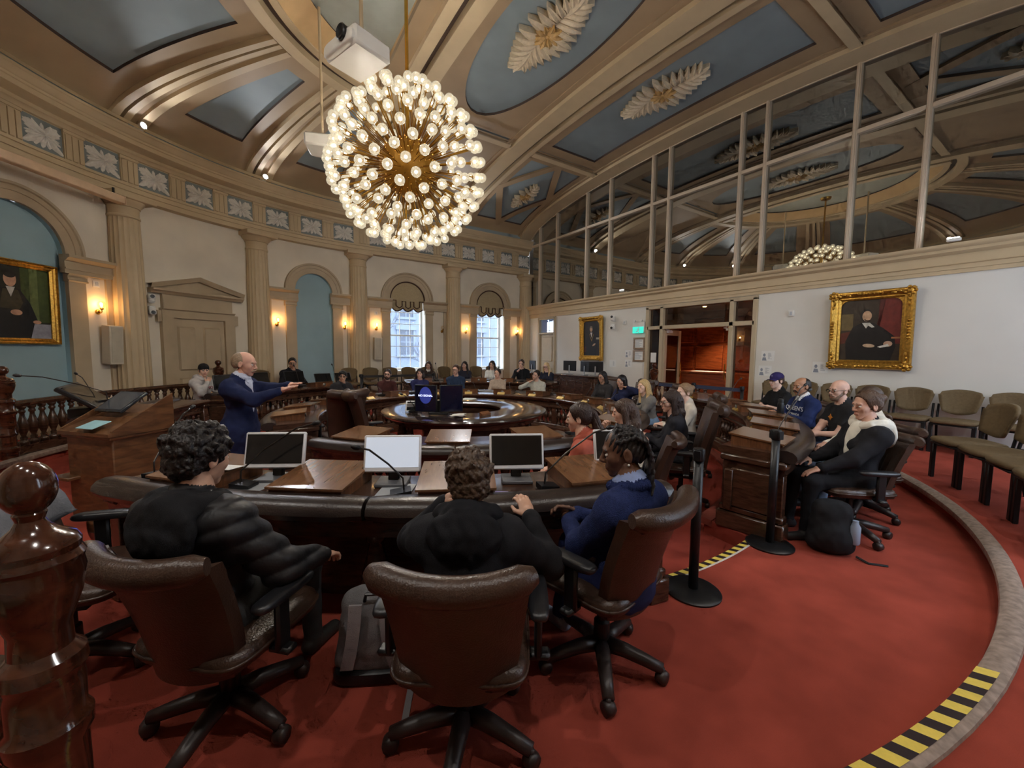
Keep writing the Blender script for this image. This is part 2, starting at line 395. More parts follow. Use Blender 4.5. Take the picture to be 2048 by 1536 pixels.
# ---- fluted columns
def fluted():
    nf, m = 20, 4; n = nf*m; zs_ = [.36, .9, 1.8, 2.8, 3.7, 4.17]; V, F = [], []
    for z in zs_:
        r0 = .285-.045*((z-.36)/3.8)**1.4
        for k in range(n):
            ph = k % m; r = r0*(1 if ph == 0 else (.955 if ph == 2 else .968)); t = 2*PI*k/n; V.append((r*math.cos(t), r*math.sin(t), z))
    for i in range(len(zs_)-1):
        for k in range(n): F.append((i*n+k, i*n+(k+1) % n, (i+1)*n+(k+1) % n, (i+1)*n+k))
    return np.array(V), F
m_sh = mesh(fluted(), TANL, False, 'column_shaft')
m_cap = mesh(join(lathe([(.235, 4.15), (.255, 4.17), (.255, 4.2), (.24, 4.21), (.24, 4.36), (.262, 4.37), (.262, 4.39), (.29, 4.42), (.325, 4.46), (.335, 4.49)], 40), cbox((0, 0, 4.545), (.74, .74, .11), .012)), TANL, 'auto', 'column_capital')
m_bas = mesh(join(cbox((0, 0, .2), (.72, .72, .13), .01), lathe([(.35, .26), (.36, .29), (.35, .32), (.31, .33), (.3, .36), (.28, .37)], 40)), TANL, 'auto', 'column_base')
CL = ['fluted column in the corner by the glazed partition', 'fluted column between the two windows', 'fluted column between the narrow blue niche and a window', 'fluted column between the pedimented door and the narrow blue niche',
      'fluted column between the blue portrait niche and the pedimented door']
for i, s in enumerate(S_COL):
    x, y, nx, ny = wp(s); o = empty('column', (x+nx*.1, y+ny*.1, 0), math.atan2(ny, nx), CL[i] if i < 5 else 'fluted column outside the picture', kind='structure')
    if i > 4: o['group'] = 'columns beside and behind the camera'
    for nm, me in (('column_shaft', m_sh), ('column_capital', m_cap), ('column_base', m_bas)): link(nm, me, o)
# ---- entablature with triglyphs and leaf reliefs
ENT = [(0, 4.6), (.2, 4.6), (.2, 4.7), (.225, 4.705), (.225, 4.79), (.25, 4.795), (.25, 4.84), (.16, 4.845), (.16, 5.36), (.2, 5.37), (.22, 5.42), (.25, 5.44), (.25, 5.5), (.36, 5.53), (.44, 5.55), (.44, 5.63), (.455, 5.64), (.455, 5.68), (.48, 5.7), (.5, 5.78), (.52, 5.8), (.52, 5.84), (.46, 5.86), (0, 5.86)]
ent = add('trim_entablature', sweep(stations(0, LT), ENT), TANL, label='tan entablature running above the columns', kind='structure')
g = [box(-.15, .15, 0, .03, 4.845, 5.36), box(-.16, .16, 0, .045, 5.31, 5.36), box(-.16, .16, 0, .05, 4.765, 4.785)]
for u in (-.1, 0, .1): g.append(strip(u-.034, u+.034, [(.03, 4.87), (.05, 4.88), (.05, 5.28), (.03, 5.3)]))
for k in range(6): g.append(box(-.14+k*.05, -.11+k*.05, .01, .045, 4.735, 4.765))
m_tri = mesh(join(*g), TANL, 'auto', 'triglyph')
def leafrelief(wd, ht, lobes, z0=.01, amp=.035, seed=1, n=48, mr=7):
    """star shaped relief of pointed leaves: lobes = (angle, length, half width)"""
    rr = random.Random(seed); V, F = [(0, amp, 0)], []
    for i in range(1, mr+1):
        f = i/mr
        for k in range(n):
            t = 2*PI*k/n; best = .16
            for a, L_, hwid in lobes:
                d = (t-a+PI) % (2*PI)-PI
                if abs(d) < hwid: best = max(best, L_*(1-abs(d)/hwid)**.45)
            best *= 1+.1*math.sin(11*t+seed)*(1 if f > .6 else 0)+(rr.uniform(-.06, .06) if i == mr else 0)
            vein = .5+.5*math.cos((t-lobes[0][0])*10)
            V.append((best*f*wd*math.cos(t), z0+amp*(1-f**2.2)*(.55+.45*vein)*(1 if i < mr else 0), best*f*ht*math.sin(t)))
    for k in range(n): F.append((0, 1+(k+1) % n, 1+k))
    for i in range(mr-1):
        for k in range(n): a, b = 1+i*n+k, 1+i*n+(k+1) % n; F.append((a, b, b+n, a+n))
    return np.array(V), F
lob = [(math.radians(a), 1.22, .52) for a in (40, 140, 220, 320)]+[(math.radians(a), .95, .3) for a in (18, 162, 198, 342, 62, 118, 242, 298)]+[(PI/2, .8, .4), (3*PI/2, .98, .3), (0, .85, .35), (PI, .85, .35)]
m_leaf = mesh(leafrelief(.285, .235, lob, .012, .06, 3, 96, 8), PLASTER, 'auto', 'leaf_relief')
m_pan = mesh(box(-.285, .285, 0, .012, 4.86-5.1, 5.345-5.1), mat('relief_panel_grey', (122, 130, 130), .65), 'auto', 'relief_panel')
def on_frieze(x, y, nx, ny, z, me, nm):
    o = link(nm, me, ent, (x+nx*.16, y+ny*.16, z), (0, 0, math.atan2(-nx, ny)))
PCS = [-6.03+.8*k for k in range(8)]; PCF = [4.6+7.13*k for k in range(8)]
def fr_pt(kind, v):
    if kind == 'x': return (v, -R0, 0, 1)
    f = math.radians(v); return (R0*math.sin(f), -R0*math.cos(f), -math.sin(f), math.cos(f))
for v in PCS: on_frieze(*fr_pt('x', v), 5.1, m_pan, 'relief_panel'); on_frieze(*fr_pt('x', v), 5.1, m_leaf, 'leaf_relief'); on_frieze(*fr_pt('x', v+.4), 0, m_tri, 'triglyph')
for v in PCF: on_frieze(*fr_pt('f', v), 5.1, m_pan, 'relief_panel'); on_frieze(*fr_pt('f', v), 5.1, m_leaf, 'leaf_relief'); on_frieze(*fr_pt('f', v+3.56), 0, m_tri, 'triglyph')
# cove strip lights lying on the cornice (only their glow shows)
COVE = emis('cove_glow', (255, 226, 170), 3.)
add('cove_light', sweep(stations(.2, LT-.2, .6), [(.1, 5.865), (.16, 5.865), (.16, 5.885), (.1, 5.885)]), COVE, label='warm cove light strip hidden on top of the cornice', cat='cove light')

# ================================================================ CEILING
ZS, BV, WV = 5.88, 1.25, 7.06
def vz(r): return ZS+BV*math.sqrt(max(0, 1-(min(abs(r), WV)/WV)**2))
def bar(x, y, h): return (x, y, vz(y)-h)
def dom(r, f, h): a = math.radians(f); return (r*math.sin(a), -r*math.cos(a), vz(r)-h)
ang = np.linspace(-PI/2, PI/2, 61)
P = np.array([[(x, WV*math.sin(a), ZS+BV*math.cos(a)) for a in ang] for x in (XG-.05, -3, .3)])
ceil = add('ceiling', gridf(P), CBLUE, smooth=True, label='blue and tan coffered vault', kind='structure')
rads = [WV*math.sin(a) for a in np.linspace(math.asin(3.02/WV), PI/2, 14)]
P = np.array([[dom(r, f, 0) for f in np.linspace(-2, 182, 62)] for r in rads])
add('half_dome', gridf(P), CBLUE, ceil, smooth=True)
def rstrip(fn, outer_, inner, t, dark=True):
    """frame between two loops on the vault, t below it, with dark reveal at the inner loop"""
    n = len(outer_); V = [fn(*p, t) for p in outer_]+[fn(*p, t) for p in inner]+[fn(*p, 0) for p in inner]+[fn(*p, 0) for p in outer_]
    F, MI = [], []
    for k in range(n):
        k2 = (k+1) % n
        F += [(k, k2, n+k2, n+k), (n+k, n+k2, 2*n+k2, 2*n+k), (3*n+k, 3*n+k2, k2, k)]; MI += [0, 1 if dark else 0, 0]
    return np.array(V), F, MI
def rect(x0, x1, y0, y1, nx=10, ny=30):
    a = [(x, y0) for x in np.linspace(x0, x1, nx, endpoint=False)]+[(x1, y) for y in np.linspace(y0, y1, ny, endpoint=False)]
    return a+[(x, y1) for x in np.linspace(x1, x0, nx, endpoint=False)]+[(x0, y) for y in np.linspace(y1, y0, ny, endpoint=False)]
def A(a): return XG+a
T1 = .055
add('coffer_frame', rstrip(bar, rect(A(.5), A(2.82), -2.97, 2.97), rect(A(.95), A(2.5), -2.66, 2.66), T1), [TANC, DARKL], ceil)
ov = []
for x, y in rect(A(3.62), A(6.0), -2.92, 2.92):
    t = math.atan2((y)/2.92, (x-A(4.81))/1.19); ov.append((A(4.81)+.93*math.cos(t), 2.52*math.sin(t)))
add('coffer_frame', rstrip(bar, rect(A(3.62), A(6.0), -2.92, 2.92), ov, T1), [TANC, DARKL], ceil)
for sy in (-1, 1):
    # outer cells with a rhombus and four corner triangles
    x0, x1, y0, y1 = A(.55), A(2.78), 3.2*sy, 6.85*sy
    cx_, cy_ = (x0+x1)/2, (y0+y1)/2; hx, hy = abs(x1-x0)/2, abs(y1-y0)/2
    def cellpt(u, v): return (cx_+u*hx, cy_+v*hy)
    def dens(poly, m=6):
        out = []
        for p, q in zip(poly, poly[1:]+poly[:1]): out += [(p[0]+(q[0]-p[0])*k/m, p[1]+(q[1]-p[1])*k/m) for k in range(m)]
        return out
    rh_o = [cellpt(*p) for p in dens([(-.98, 0), (0, -1.02), (.98, 0), (0, 1.02)])]; rh_i = [cellpt(*p) for p in dens([(-.76, 0), (0, -.8), (.76, 0), (0, .8)])]
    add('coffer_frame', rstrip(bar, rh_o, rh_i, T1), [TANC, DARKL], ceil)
    fr_o = [cellpt(*p) for p in dens([(-1.06, -1.06), (1.06, -1.06), (1.06, 1.06), (-1.06, 1.06)])]; fr_i = [cellpt(*p) for p in dens([(-.82, -.86), (.82, -.86), (.82, .86), (-.82, .86)])]
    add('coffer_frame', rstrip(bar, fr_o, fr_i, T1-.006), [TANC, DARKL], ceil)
    add('coffer_frame', rstrip(bar, rect(A(3.6), A(6.02), *sorted((3.1*sy, 7.0*sy))), rect(A(4.6), A(4.7), *sorted((5.0*sy, 5.1*sy))), T1, False), [TANC, DARKL], ceil)
def barrib(a0, a1, y0, y1, h, m, ny=60):
    ys = np.linspace(y0, y1, ny); P = np.array([[bar(A(a0), y, 0), bar(A(a0), y, h), bar(A(a1), y, h), bar(A(a1), y, 0)] for y in ys]); return add('ceiling_rib', gridf(P), m, ceil)
for a0, a1, h, m in ((0, .5, .17, TANL), (.5, .58, .09, TANC), (2.74, 2.84, .08, TANC), (2.84, 2.97, .16, TANL), (2.97, 3.1, .06, DARKL), (3.1, 3.5, .17, TANL), (3.5, 3.62, .08, TANC),
                     (5.94, 6.02, .1, TANC), (6.02, 6.3, .2, TANL), (6.3, 6.44, .06, DARKL), (6.44, 6.64, .2, TANL), (6.64, 6.94, .1, TANC)):
    yl = 6.98 if a0 < 6.4 else (3.1 if a0 < 6.6 else 2.7); barrib(a0, a1, -yl, yl, h, m)
for sy in (-1, 1):
    for y0, y1, h, m in ((2.95, 3.0, .08, TANC), (3.0, 3.17, .15, TANL), (3.17, 3.22, .08, TANC)):
        barrib(.5, 2.8, sy*y0, sy*y1, h, m, 4); barrib(3.55, 6.0, sy*y0, sy*y1, h, m, 4)
    barrib(.5, 6., sy*6.8, sy*7.0, .02, TANC, 4)
# half dome: ring, cove, disc, ribs and framed panels
def domring(r0, r1, h, m, f0=0, f1=180):
    P = np.array([[dom(r0, f, 0), dom(r0, f, h), dom(r1, f, h), dom(r1, f, 0)] for f in np.linspace(f0, f1, 61)]); return add('ceiling_rib', gridf(P), m, ceil)
domring(3.22, 3.42, .17, TANL); domring(3.1, 3.22, .05, DARKL); domring(2.98, 3.1, .12, TANL); domring(3.42, 3.5, .09, TANC)
zc = vz(2.9)
PEACH = mat('peach_cove_paint', (204, 170, 122), .55, var=.04)
P = np.array([[(r*math.sin(math.radians(f)), -r*math.cos(math.radians(f)), z) for r, z in ((2.98, zc-.1), (2.9, zc-.02), (2.62, zc+.12), (2.6, zc+.12))] for f in np.linspace(0, 180, 61)])
add('dome_cove', gridf(P), PEACH, ceil, smooth=True)
GREYD = mat('grey_blue_disc_paint', (158, 162, 152), .65, var=.04)
fs = [math.radians(f) for f in np.linspace(0, 180, 61)]
add('dome_disc', (np.array([(2.62*math.sin(f), -2.62*math.cos(f), zc+.16) for f in fs]), [tuple(range(61))]), GREYD, ceil)
P = np.array([[(2.62*math.sin(f), -2.62*math.cos(f), zc+.12), (2.62*math.sin(f), -2.62*math.cos(f), zc+.16)] for f in fs]); add('dome_disc_edge', gridf(P), DARKL, ceil)
P = np.array([[(.66, y, vz(y)-.1), (.69, y, zc+.16)] for y in np.linspace(-2.62, 2.62, 9)]); add('dome_cove', gridf(P), PEACH, ceil)
def domrib(f0):
    # (angle offset at r=6.9, h, material)
    ps = [(-3.4, .03, TANC), (-2.55, .15, TANL), (-1.25, .07, TANC), (-.1, .15, TANL), (.85, .03, DARKL), (1.35, .15, TANL), (2.5, .05, TANC), (3.4, 0, None)]
    rs = np.linspace(3.45, 7.0, 16)
    for (a, h, m), (b, h2, _) in zip(ps, ps[1:]):
        k = lambda r: (6.9/r)**.45
        P = np.array([[dom(r, f0+a*k(r), 0), dom(r, f0+a*k(r), h), dom(r, f0+b*k(r), h), dom(r, f0+b*k(r), 0)] for r in rs]); add('ceiling_rib', gridf(P), m, ceil)
RIBS = [1.3, 22.95, 44.6, 71, 109, 135.4, 157.05, 178.7]
for f in RIBS: domrib(f)
for fa, fb in zip(RIBS, RIBS[1:]):
    mid, hf = (fa+fb)/2, (fb-fa)/2
    def loop(r0, r1, m0, m1):
        out = []
        for r, f in rect(r0, r1, -1, 1, 10, 12):
            k = (6.9/r)**.45; half = hf-(m0+(m1-m0)*(r-3.5)/3.5)*k; out.append((r, mid+f*half))
        return out
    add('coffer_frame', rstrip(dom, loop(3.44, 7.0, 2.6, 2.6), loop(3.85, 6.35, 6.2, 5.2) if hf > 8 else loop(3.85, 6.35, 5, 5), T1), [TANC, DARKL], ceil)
add('ceiling_rib', gridf(np.array([[(sy*0+r*math.sin(math.radians(f)), -r*math.cos(math.radians(f)), z) for r, z in ((6.78, 5.86), (6.84, 5.95), (6.9, 5.96))] for sy in (0,) for f in np.linspace(0, 180, 61)])), TANL, ceil)
# carved leaf ornaments on the vault
ORN = mat('carved_cream_ornament', (206, 190, 162), .5, var=.1, scale=20); ORG = mat('gilded_ornament', (186, 150, 92), .45, var=.2, scale=20)
def acanthus(L_, W_, n=14, seed=2):
    """two opposed acanthus sprays around a rosette, hanging below z=0, long axis along y"""
    rr = random.Random(seed); gs = []
    def leaf(p, d, ln, wd, curl, m):
        d = np.array(d)/np.linalg.norm(d); s = np.array([-d[1], d[0]]); P, Q = [], []
        for i in range(7):
            f = i/6; w_ = wd*math.sin(PI*min(1, .12+f*.86))**.8*(1-.25*f); c = np.array(p)+d*ln*f+s*curl*ln*f*f
            h = .03+.07*math.sin(PI*f)*.8+.05*f
            P.append([(*(c+s*w_*e), -h-.03*(1-e*e)+.025*(abs(e) == .5)) for e in (-1, -.5, 0, .5, 1)]); Q.append([(*(c+s*w_*e*.9), -.003) for e in (-1, -.5, 0, .5, 1)])
        gs.append(mi(shell(P, Q), m))
    for sg in (-1, 1):
        for i in range(n):
            f = i/(n-1); side = 1 if i % 2 else -1
            leaf((0, sg*L_*.5*f*.75), (side*(1.1-.5*f), sg*(.35+1.1*f)), W_*(1.02-.45*f), W_*.2*(1-.25*f), side*.25*sg*-1, 0)
        leaf((0, sg*L_*.22), (.02, sg), L_*.3, W_*.3, 0, 0)
    for k in range(10): leaf((0, 0), (math.cos(k*PI/5), math.sin(k*PI/5)), W_*.55, W_*.15, .1, 1)
    gs.append(mi(ball((0, 0, -.06), (.05, .05, .05), 10, 6), 1))
    return join(*gs)
m_orn = mesh(acanthus(2.0, .5), [ORN, ORG], 'auto', 'leaf_ornament'); m_orn2 = mesh(acanthus(1.35, .34, 8), [ORN, ORG], 'auto', 'leaf_ornament')
for x, y, me in ((A(4.86), .08, m_orn), (A(1.86), .22, m_orn), (A(1.6), -5.15, m_orn2), (A(1.6), 5.15, m_orn2)):
    sl = math.atan(-BV/WV*(y/WV)/math.sqrt(1-(y/WV)**2)); link('leaf_ornament', me, ceil, (x, y, vz(y)-.005), (sl, 0, 0))
# ================================================================ WINDOWS
WGLASS = glassmat('window_glass', (.93, .96, 1), .05)
def window(k, x, side, label):
    """two sashes of 3 by 3 panes under the springing, glazed lunette above; local u across, depth w outwards"""
    q = empty('window_%d' % k, (x, side*-R0, 0), 0 if side > 0 else PI, label, kind='structure')
    yo = -.3; hw = .6; zb, zm, zt = .95, 2.13, 3.3
    fr = [cbox((-hw+.03, yo, (zb+zt)/2), (.07, .09, zt-zb), .008), cbox((hw-.03, yo, (zb+zt)/2), (.07, .09, zt-zb), .008), cbox((0, yo, zb+.04), (1.2, .09, .09), .008), cbox((0, yo, zt), (1.2, .07, .07), .008)]
    add('window_frame', join(*fr), WHITE, q)
    add('meeting_rail', cbox((0, yo+.01, zm), (1.1, .07, .055), .006), WHITE, q)
    mv = mesh(cbox((0, 0, 0), (.022, .04, 1.14), .004), WHITE, 'auto', 'muntin'); mh = mesh(cbox((0, 0, 0), (1.1, .04, .022), .004), WHITE, 'auto', 'muntin')
    pane = mesh(box(-.17, .17, -.003, .003, -.18, .18), WGLASS, False, 'pane')
    for z0, z1, dy in ((zb+.09, zm, .02), (zm, zt, 0)):
        for u in (-.18, .18): link('muntin', mv, q, (u, yo+dy, (z0+z1)/2))
        for i in (1, 2): link('muntin', mh, q, (0, yo+dy, z0+(z1-z0)*i/3))
        for i in range(3):
            for u in (-.36, 0, .36): link('pane', pane, q, (u, yo+dy, z0+(z1-z0)*(i+.5)/3), scale=(1.04, 1, (z1-z0)/3/.36*.98))
    n = 16; lun = [(hw*math.cos(t), zt+hw*math.sin(t)) for t in np.linspace(0, PI, n+1)]
    add('lunette_pane', (np.array([(u, yo, z) for u, z in lun]), [tuple(range(n+1))]), WGLASS, q)
    return q
window(1, WIN_X[0], 1, 'white sash window nearest the glazed partition')
window(2, WIN_X[1], 1, 'white sash window beside the wall loudspeaker')
window(3, WIN_X[0], -1, 'white sash window in the wall beside the camera, nearer the partition'); window(4, WIN_X[1], -1, 'white sash window in the wall beside the camera, nearer the apse')
# scalloped valances hanging in the window arches
VAL = mat('valance_fabric', (176, 158, 124), .85, var=.12, scale=60, bump=.2, bscale=200); VTR = mat('valance_brown_trim', (74, 50, 36), .8, var=.1)
def valance(x, label):
    hw = .6; q = empty('window_valance', (x, -R0, 0), 0, label, 'valance', 'scalloped window valances')
    def lower(u):
        k = (u+hw)/(2*hw)*3; f = k-math.floor(k)
        return 3.02-.1*math.sin(PI*min(1, max(0, f)))
    us = np.linspace(-.52, .52, 49); P, Q = [], []
    for u in us:
        col, col2 = [], []
        for i in range(9):
            f = i/8; w_ = .045*math.cos((u+hw)/(2*hw)*6*PI)*(1-f)*.8
            z = lower(u*1.12)+(3.3-lower(u*1.12))*f; col.append((u, .02+w_, z)); col2.append((u, .0+w_, z))
        P.append(col); Q.append(col2)
    add('scalloped_skirt', shell(P, Q), VAL, q)
    lo = [(u, .03+.045*math.cos((u+hw)/(2*hw)*6*PI)*.8, lower(u*1.12)) for u in us]; add('fringe', tube(lo, .022, 6), VTR, q)
    n = 24; arcp = [(-hw*.97, .03, 3.24)]+[(-hw*.97*math.cos(t), .03, 3.3+hw*.97*math.sin(t)) for t in np.linspace(0, PI, n+1)]+[(hw*.97, .03, 3.24)]
    fan = [(u, .01, z) for u, _, z in arcp]; add('arched_panel', (np.array(fan+[(u, -.02, z) for u, _, z in fan]), [tuple(range(len(fan)))[::-1], tuple(range(len(fan), 2*len(fan)))]), VAL, q)
    add('arch_braid', tube(arcp, .022, 6), VTR, q)
    zt, zb = 3.26, 3.02; key = [(-.58, zt), (-.4, zt), (-.4, zb+.06), (-.3, zb), (-.2, zb+.06), (-.2, zt-.02), (-.08, zt-.02), (-.08, zb+.04), (0, zb-.01), (.08, zb+.04), (.08, zt-.02), (.2, zt-.02), (.2, zb+.06), (.3, zb), (.4, zb+.06), (.4, zt), (.58, zt)]
    add('greek_key_braid', tube([(u, .065, z) for u, z in key], .017, 6), VTR, q)
valance(WIN_X[0], 'fringed tan valance in the arch of the window nearest the partition'); valance(WIN_X[1], 'fringed tan valance in the arch of the window by the loudspeaker')
# ---- outside: pale stone building and bare trees across the street
STONE = mat('pale_limestone', (104, 112, 126), .9, var=.06, scale=.8); SROOF = mat('slate_roof', (90, 100, 116), .8); OWIN = mat('far_window_glass', (40, 50, 66), .2)
bd = empty('stone_building', (-8, -34, -3), 0, 'pale limestone building with tall windows seen through the sashes', 'building')
add('wall', box(-26, 24, -6, 0, -3, 11.2), STONE, bd); add('cornice', box(-26.5, 24.5, -6.5, .6, 11.2, 12.1), STONE, bd); add('roof', prism([(-26, 12.1), (24, 12.1), (20, 16), (-22, 16)], -6, 0, 'y'), SROOF, bd)
mw = mesh(box(-.75, .75, -.12, .03, 0, 2.5), OWIN, False, 'window'); ms = mesh(join(box(-1, 1, 0, .2, -.25, 0), box(-1.05, 1.05, 0, .25, 2.5, 2.85), box(-.95, -.75, 0, .12, 0, 2.5), box(.75, .95, 0, .12, 0, 2.5), box(-.05, .05, 0, .08, 0, 2.5), box(-.75, .75, 0, .08, 1.25, 1.33)), STONE, False, 'window_surround')
for i in range(12):
    for z in (.2, 4.2, 8.):
        o = link('window', mw, bd, (-23+i*4.1, 0, z)); link('window_surround', ms, o)
BARK = mat('grey_bark', (60, 62, 70), .9, var=.1)
def baretree(x, y, h, seed, label):
    rr = random.Random(seed); gs = []
    def br(p, d, ln, r, lv):
        q = [p]; 
        for k in range(3): d = (d+np.array([rr.uniform(-.18, .18), rr.uniform(-.18, .18), rr.uniform(-.03, .12)])); d /= np.linalg.norm(d); q.append(q[-1]+d*ln/3)
        gs.append(tube(q, [r*(1-.15*k) for k in range(4)], 5 if lv > 1 else 7, False))
        if lv < 5:
            for k in range(3): br(q[rr.choice((2, 3))], d+np.array([rr.uniform(-.9, .9), rr.uniform(-.9, .9), rr.uniform(-.1, .5)]), ln*.66, r*.5, lv+1)
    br(np.array([0, 0, 0.]), np.array([0, 0, 1.]), h*.36, .16, 0)
    add('bare_tree', join(*gs), BARK, loc=(x, y, -3), smooth=True, label=label, cat='tree', group='bare trees outside')
baretree(-2.2, -17, 8, 5, 'bare winter tree outside the window by the loudspeaker'); baretree(-9.5, -22, 9, 9, 'bare winter tree outside the window nearest the partition')
add('street', box(-60, 60, -60, -8, -3.2, -3), mat('wet_pavement', (80, 84, 90), .7, var=.1, scale=.5), label='pale pavement outside', kind='structure')

# ================================================================ GLAZED PARTITION WALL (X = XG)
def wy(y, z, d=0): return (XG+d, y, z)
W = 7.3
DY0, DY1, DZ = -1.38, 1.46, 2.86
wall_g = join(box(XG-.14, XG, -W, -6.35, 0, 2.92), box(XG-.14, XG, -5.36, DY0, 0, 2.92), box(XG-.14, XG, DY1, W, 0, 2.92), box(XG-.14, XG, DY0, DY1, DZ, 2.92))
wr = add('wall_right', wall_g, WHITEW, label='plain white lower wall of the glazed partition', kind='structure')
add('baseboard_right', join(box(XG, XG+.02, -5.36, DY0-.08, .14, .26), box(XG, XG+.02, DY1+.08, W, .14, .26)), mat('dark_baseboard', (70, 62, 58), .5), label='dark baseboard of the white wall', kind='structure')
BAND = [(0, 2.91), (.03, 2.91), (.03, 2.97), (.045, 2.975), (.045, 3.04), (.07, 3.05), (.06, 3.06), (.06, 3.2), (.1, 3.22), (.13, 3.24), (.13, 3.285), (.17, 3.3), (.19, 3.33), (.19, 3.36), (-.14, 3.38), (-.14, 2.91)]
add('trim_band', sweep([(XG, -W, 1, 0), (XG, W, 1, 0)], BAND), TANL, label='tan moulded band below the glazing', kind='structure')
GL = glassmat('partition_glass', (.3, .28, .24), .5, rcol=(.86, .84, .78))
gw = empty('wall_glass', (0, 0, 0), 0, 'tall glazed lunette filling the vault above the white wall', kind='structure')
MUL = [-6.9, -6.38, -5.4, -3.9, -2.9, -1.38, -.86, .96, 1.48, 3.0, 3.96, 5.45, 6.4, 6.9]
MUT = mat('mullion_paint', (206, 188, 164), .5, var=.03)
def archz(y): return vz(y)-.17
for y in MUL[1:-1]:
    z1 = archz(y)+.05
    if z1 > 3.5: add('mullion', join(cbox((XG-.03, y, (3.36+z1)/2), (.12, .075, z1-3.36), .006), cbox((XG+.035, y, (3.36+z1)/2), (.02, .035, z1-3.36), .005)), MUT, gw)
TZ = 5.65
for a, b in zip(MUL, MUL[1:]):
    if archz(a) > TZ or archz(b) > TZ:
        add('transom', cbox((XG-.02, (a+b)/2, TZ), (.1, b-a-.07, .075), .006), MUT, gw)
    ys = np.linspace(a+.03, b-.03, 8)
    for z0, top in ((3.36, TZ), (TZ, 9)):
        P = [[(XG-.055, y, z0), (XG-.055, y, min(top, max(z0, archz(y)+.05)))] for y in ys]
        if max(q[1][2]-q[0][2] for q in P) > .05: add('glass_pane', gridf(np.array(P)), GL, gw, smooth=False)
ysA = np.linspace(-6.95, 6.95, 61)
P = [[(XG-.1, y, archz(y)+.02), (XG+.02, y, archz(y)-.02), (XG+.02, y, archz(y)+.2)] for y in ysA]; add('arched_rail', gridf(np.array(P)), MUT, gw)
# dim gallery behind the glass
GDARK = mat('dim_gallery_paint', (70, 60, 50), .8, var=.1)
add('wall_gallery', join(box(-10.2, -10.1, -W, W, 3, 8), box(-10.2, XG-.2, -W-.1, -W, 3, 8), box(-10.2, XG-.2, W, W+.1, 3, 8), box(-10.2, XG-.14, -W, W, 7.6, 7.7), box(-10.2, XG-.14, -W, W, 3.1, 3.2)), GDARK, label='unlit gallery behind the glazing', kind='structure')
# ---- lobby behind the open doors: panelled in red-brown wood
LB = -9.6
lob_w = empty('wall_lobby', (0, 0, 0), 0, 'red-brown panelled lobby beyond the open doors', kind='structure')
add('lobby_shell', join(box(LB-.1, LB, -4, 4, 0, 3.1), box(LB, XG-.14, -4.1, -4, 0, 3.1), box(LB, XG-.14, 4, 4.1, 0, 3.1)), RWOOD, lob_w)
add('lobby_ceiling', box(LB, XG-.14, -4, 4, 3.0, 3.1), mat('lobby_ceiling_paint', (96, 70, 54), .7), lob_w); add('lobby_floor', box(LB, XG, -4, 4, .06, .139), mat('lobby_carpet', (186, 130, 110), .9, var=.1), lob_w)
mp = mesh(cbox((0, 0, 0), (.04, .92, .78), .012), RWOOD, 'auto', 'wood_panel')
for i in range(8):
    for k in range(3): link('wood_panel', mp, lob_w, (LB+.02, -3.5+i, .6+k*.88))
for y in (-.9, .6, 2.2): light('lobby_downlight', 'SPOT', (-8.6, y, 2.95), 110, (1, .72, .45), .05, spot=(95, .6))
DL = emis('downlight_glow', (255, 214, 160), 12); DL.cycles.emission_sampling = 'NONE'; ml = mesh(lathe([(0, 0), (.05, 0), (.05, .02)], 12), DL, False, 'downlight')
for i, y in enumerate((-.9, -.1, .6, 2.2)): tag(link('ceiling_downlight', ml, None, (-8.2, y, 2.98)), 'small glowing lobby downlight seen through the doorway, %s from the left' % ('first', 'second', 'third', 'fourth')[i], 'downlight', 'lobby downlights')
# door frame with side lights and transoms
TD = mat('door_frame_paint', (186, 168, 138), .5, var=.04)
dr = empty('door_1', (XG, 0, 0), 0, 'tan framed double doorway open to the wood panelled lobby', kind='structure')
fr = []
for y in (DY0, -.92, .95, DY1): fr.append(cbox((-.05, y, 1.5), (.2, .1, 2.72), .01))
fr += [cbox((-.05, .04, 2.3), (.2, 2.84, .1), .01), cbox((-.05, .04, DZ-.01), (.2, 2.94, .09), .01), cbox((-.05, -1.15, .2), (.14, .4, .16), .01), cbox((-.05, 1.2, .2), (.14, .44, .16), .01)]
add('door_frame', join(*fr), TD, dr)
for y0, y1, z0, z1 in ((DY0+.05, -.97, 2.35, 2.81), (-.87, .9, 2.35, 2.81), (1., DY1-.05, 2.35, 2.81), (DY0+.05, -.97, .28, 2.25), (1., DY1-.05, .28, 2.25)):
    add('glass_pane', box(-.06, -.05, y0, y1, z0, z1), glassmat('lobby_glass', (.55, .48, .42), .1), dr)
def doorleaf(nm, hinge, rz, wid, sgn):
    d = empty(nm, hinge, rz, parent=dr)
    st, y0, y1 = .13, 0, sgn*wid
    ys = sorted((y0, y1)); a, b = ys
    add('door_leaf', join(cbox((0, a+st/2, 1.2), (.045, st, 2.08), .006), cbox((0, b-st/2, 1.2), (.045, st, 2.08), .006), cbox((0, (a+b)/2, 2.17), (.045, wid-2*st, .15), .006), cbox((0, (a+b)/2, .27), (.045, wid-2*st, .24), .006)), TD, d)
    add('pane', box(-.004, .004, a+st, b-st, .38, 2.1), glassmat('door_glass', (.5, .52, .55), .12), d)
    add('door_closer', join(cbox((.05, sgn*.2, 2.19), (.05, .26, .06), .006), tube([(.06, sgn*.3, 2.21), (.12, sgn*.12, 2.22), (.05, 0, 2.24)], .012, 6)), WHITE, d)
    add('door_handle', tube([(.06, sgn*(wid-.07), .95), (.075, sgn*(wid-.07), 1.15), (.06, sgn*(wid-.07), 1.35)], .014, 6), BRASS, d)
    return d
doorleaf('door_leaf_open', (-.02, -.86, 0), math.radians(96), .88, 1)
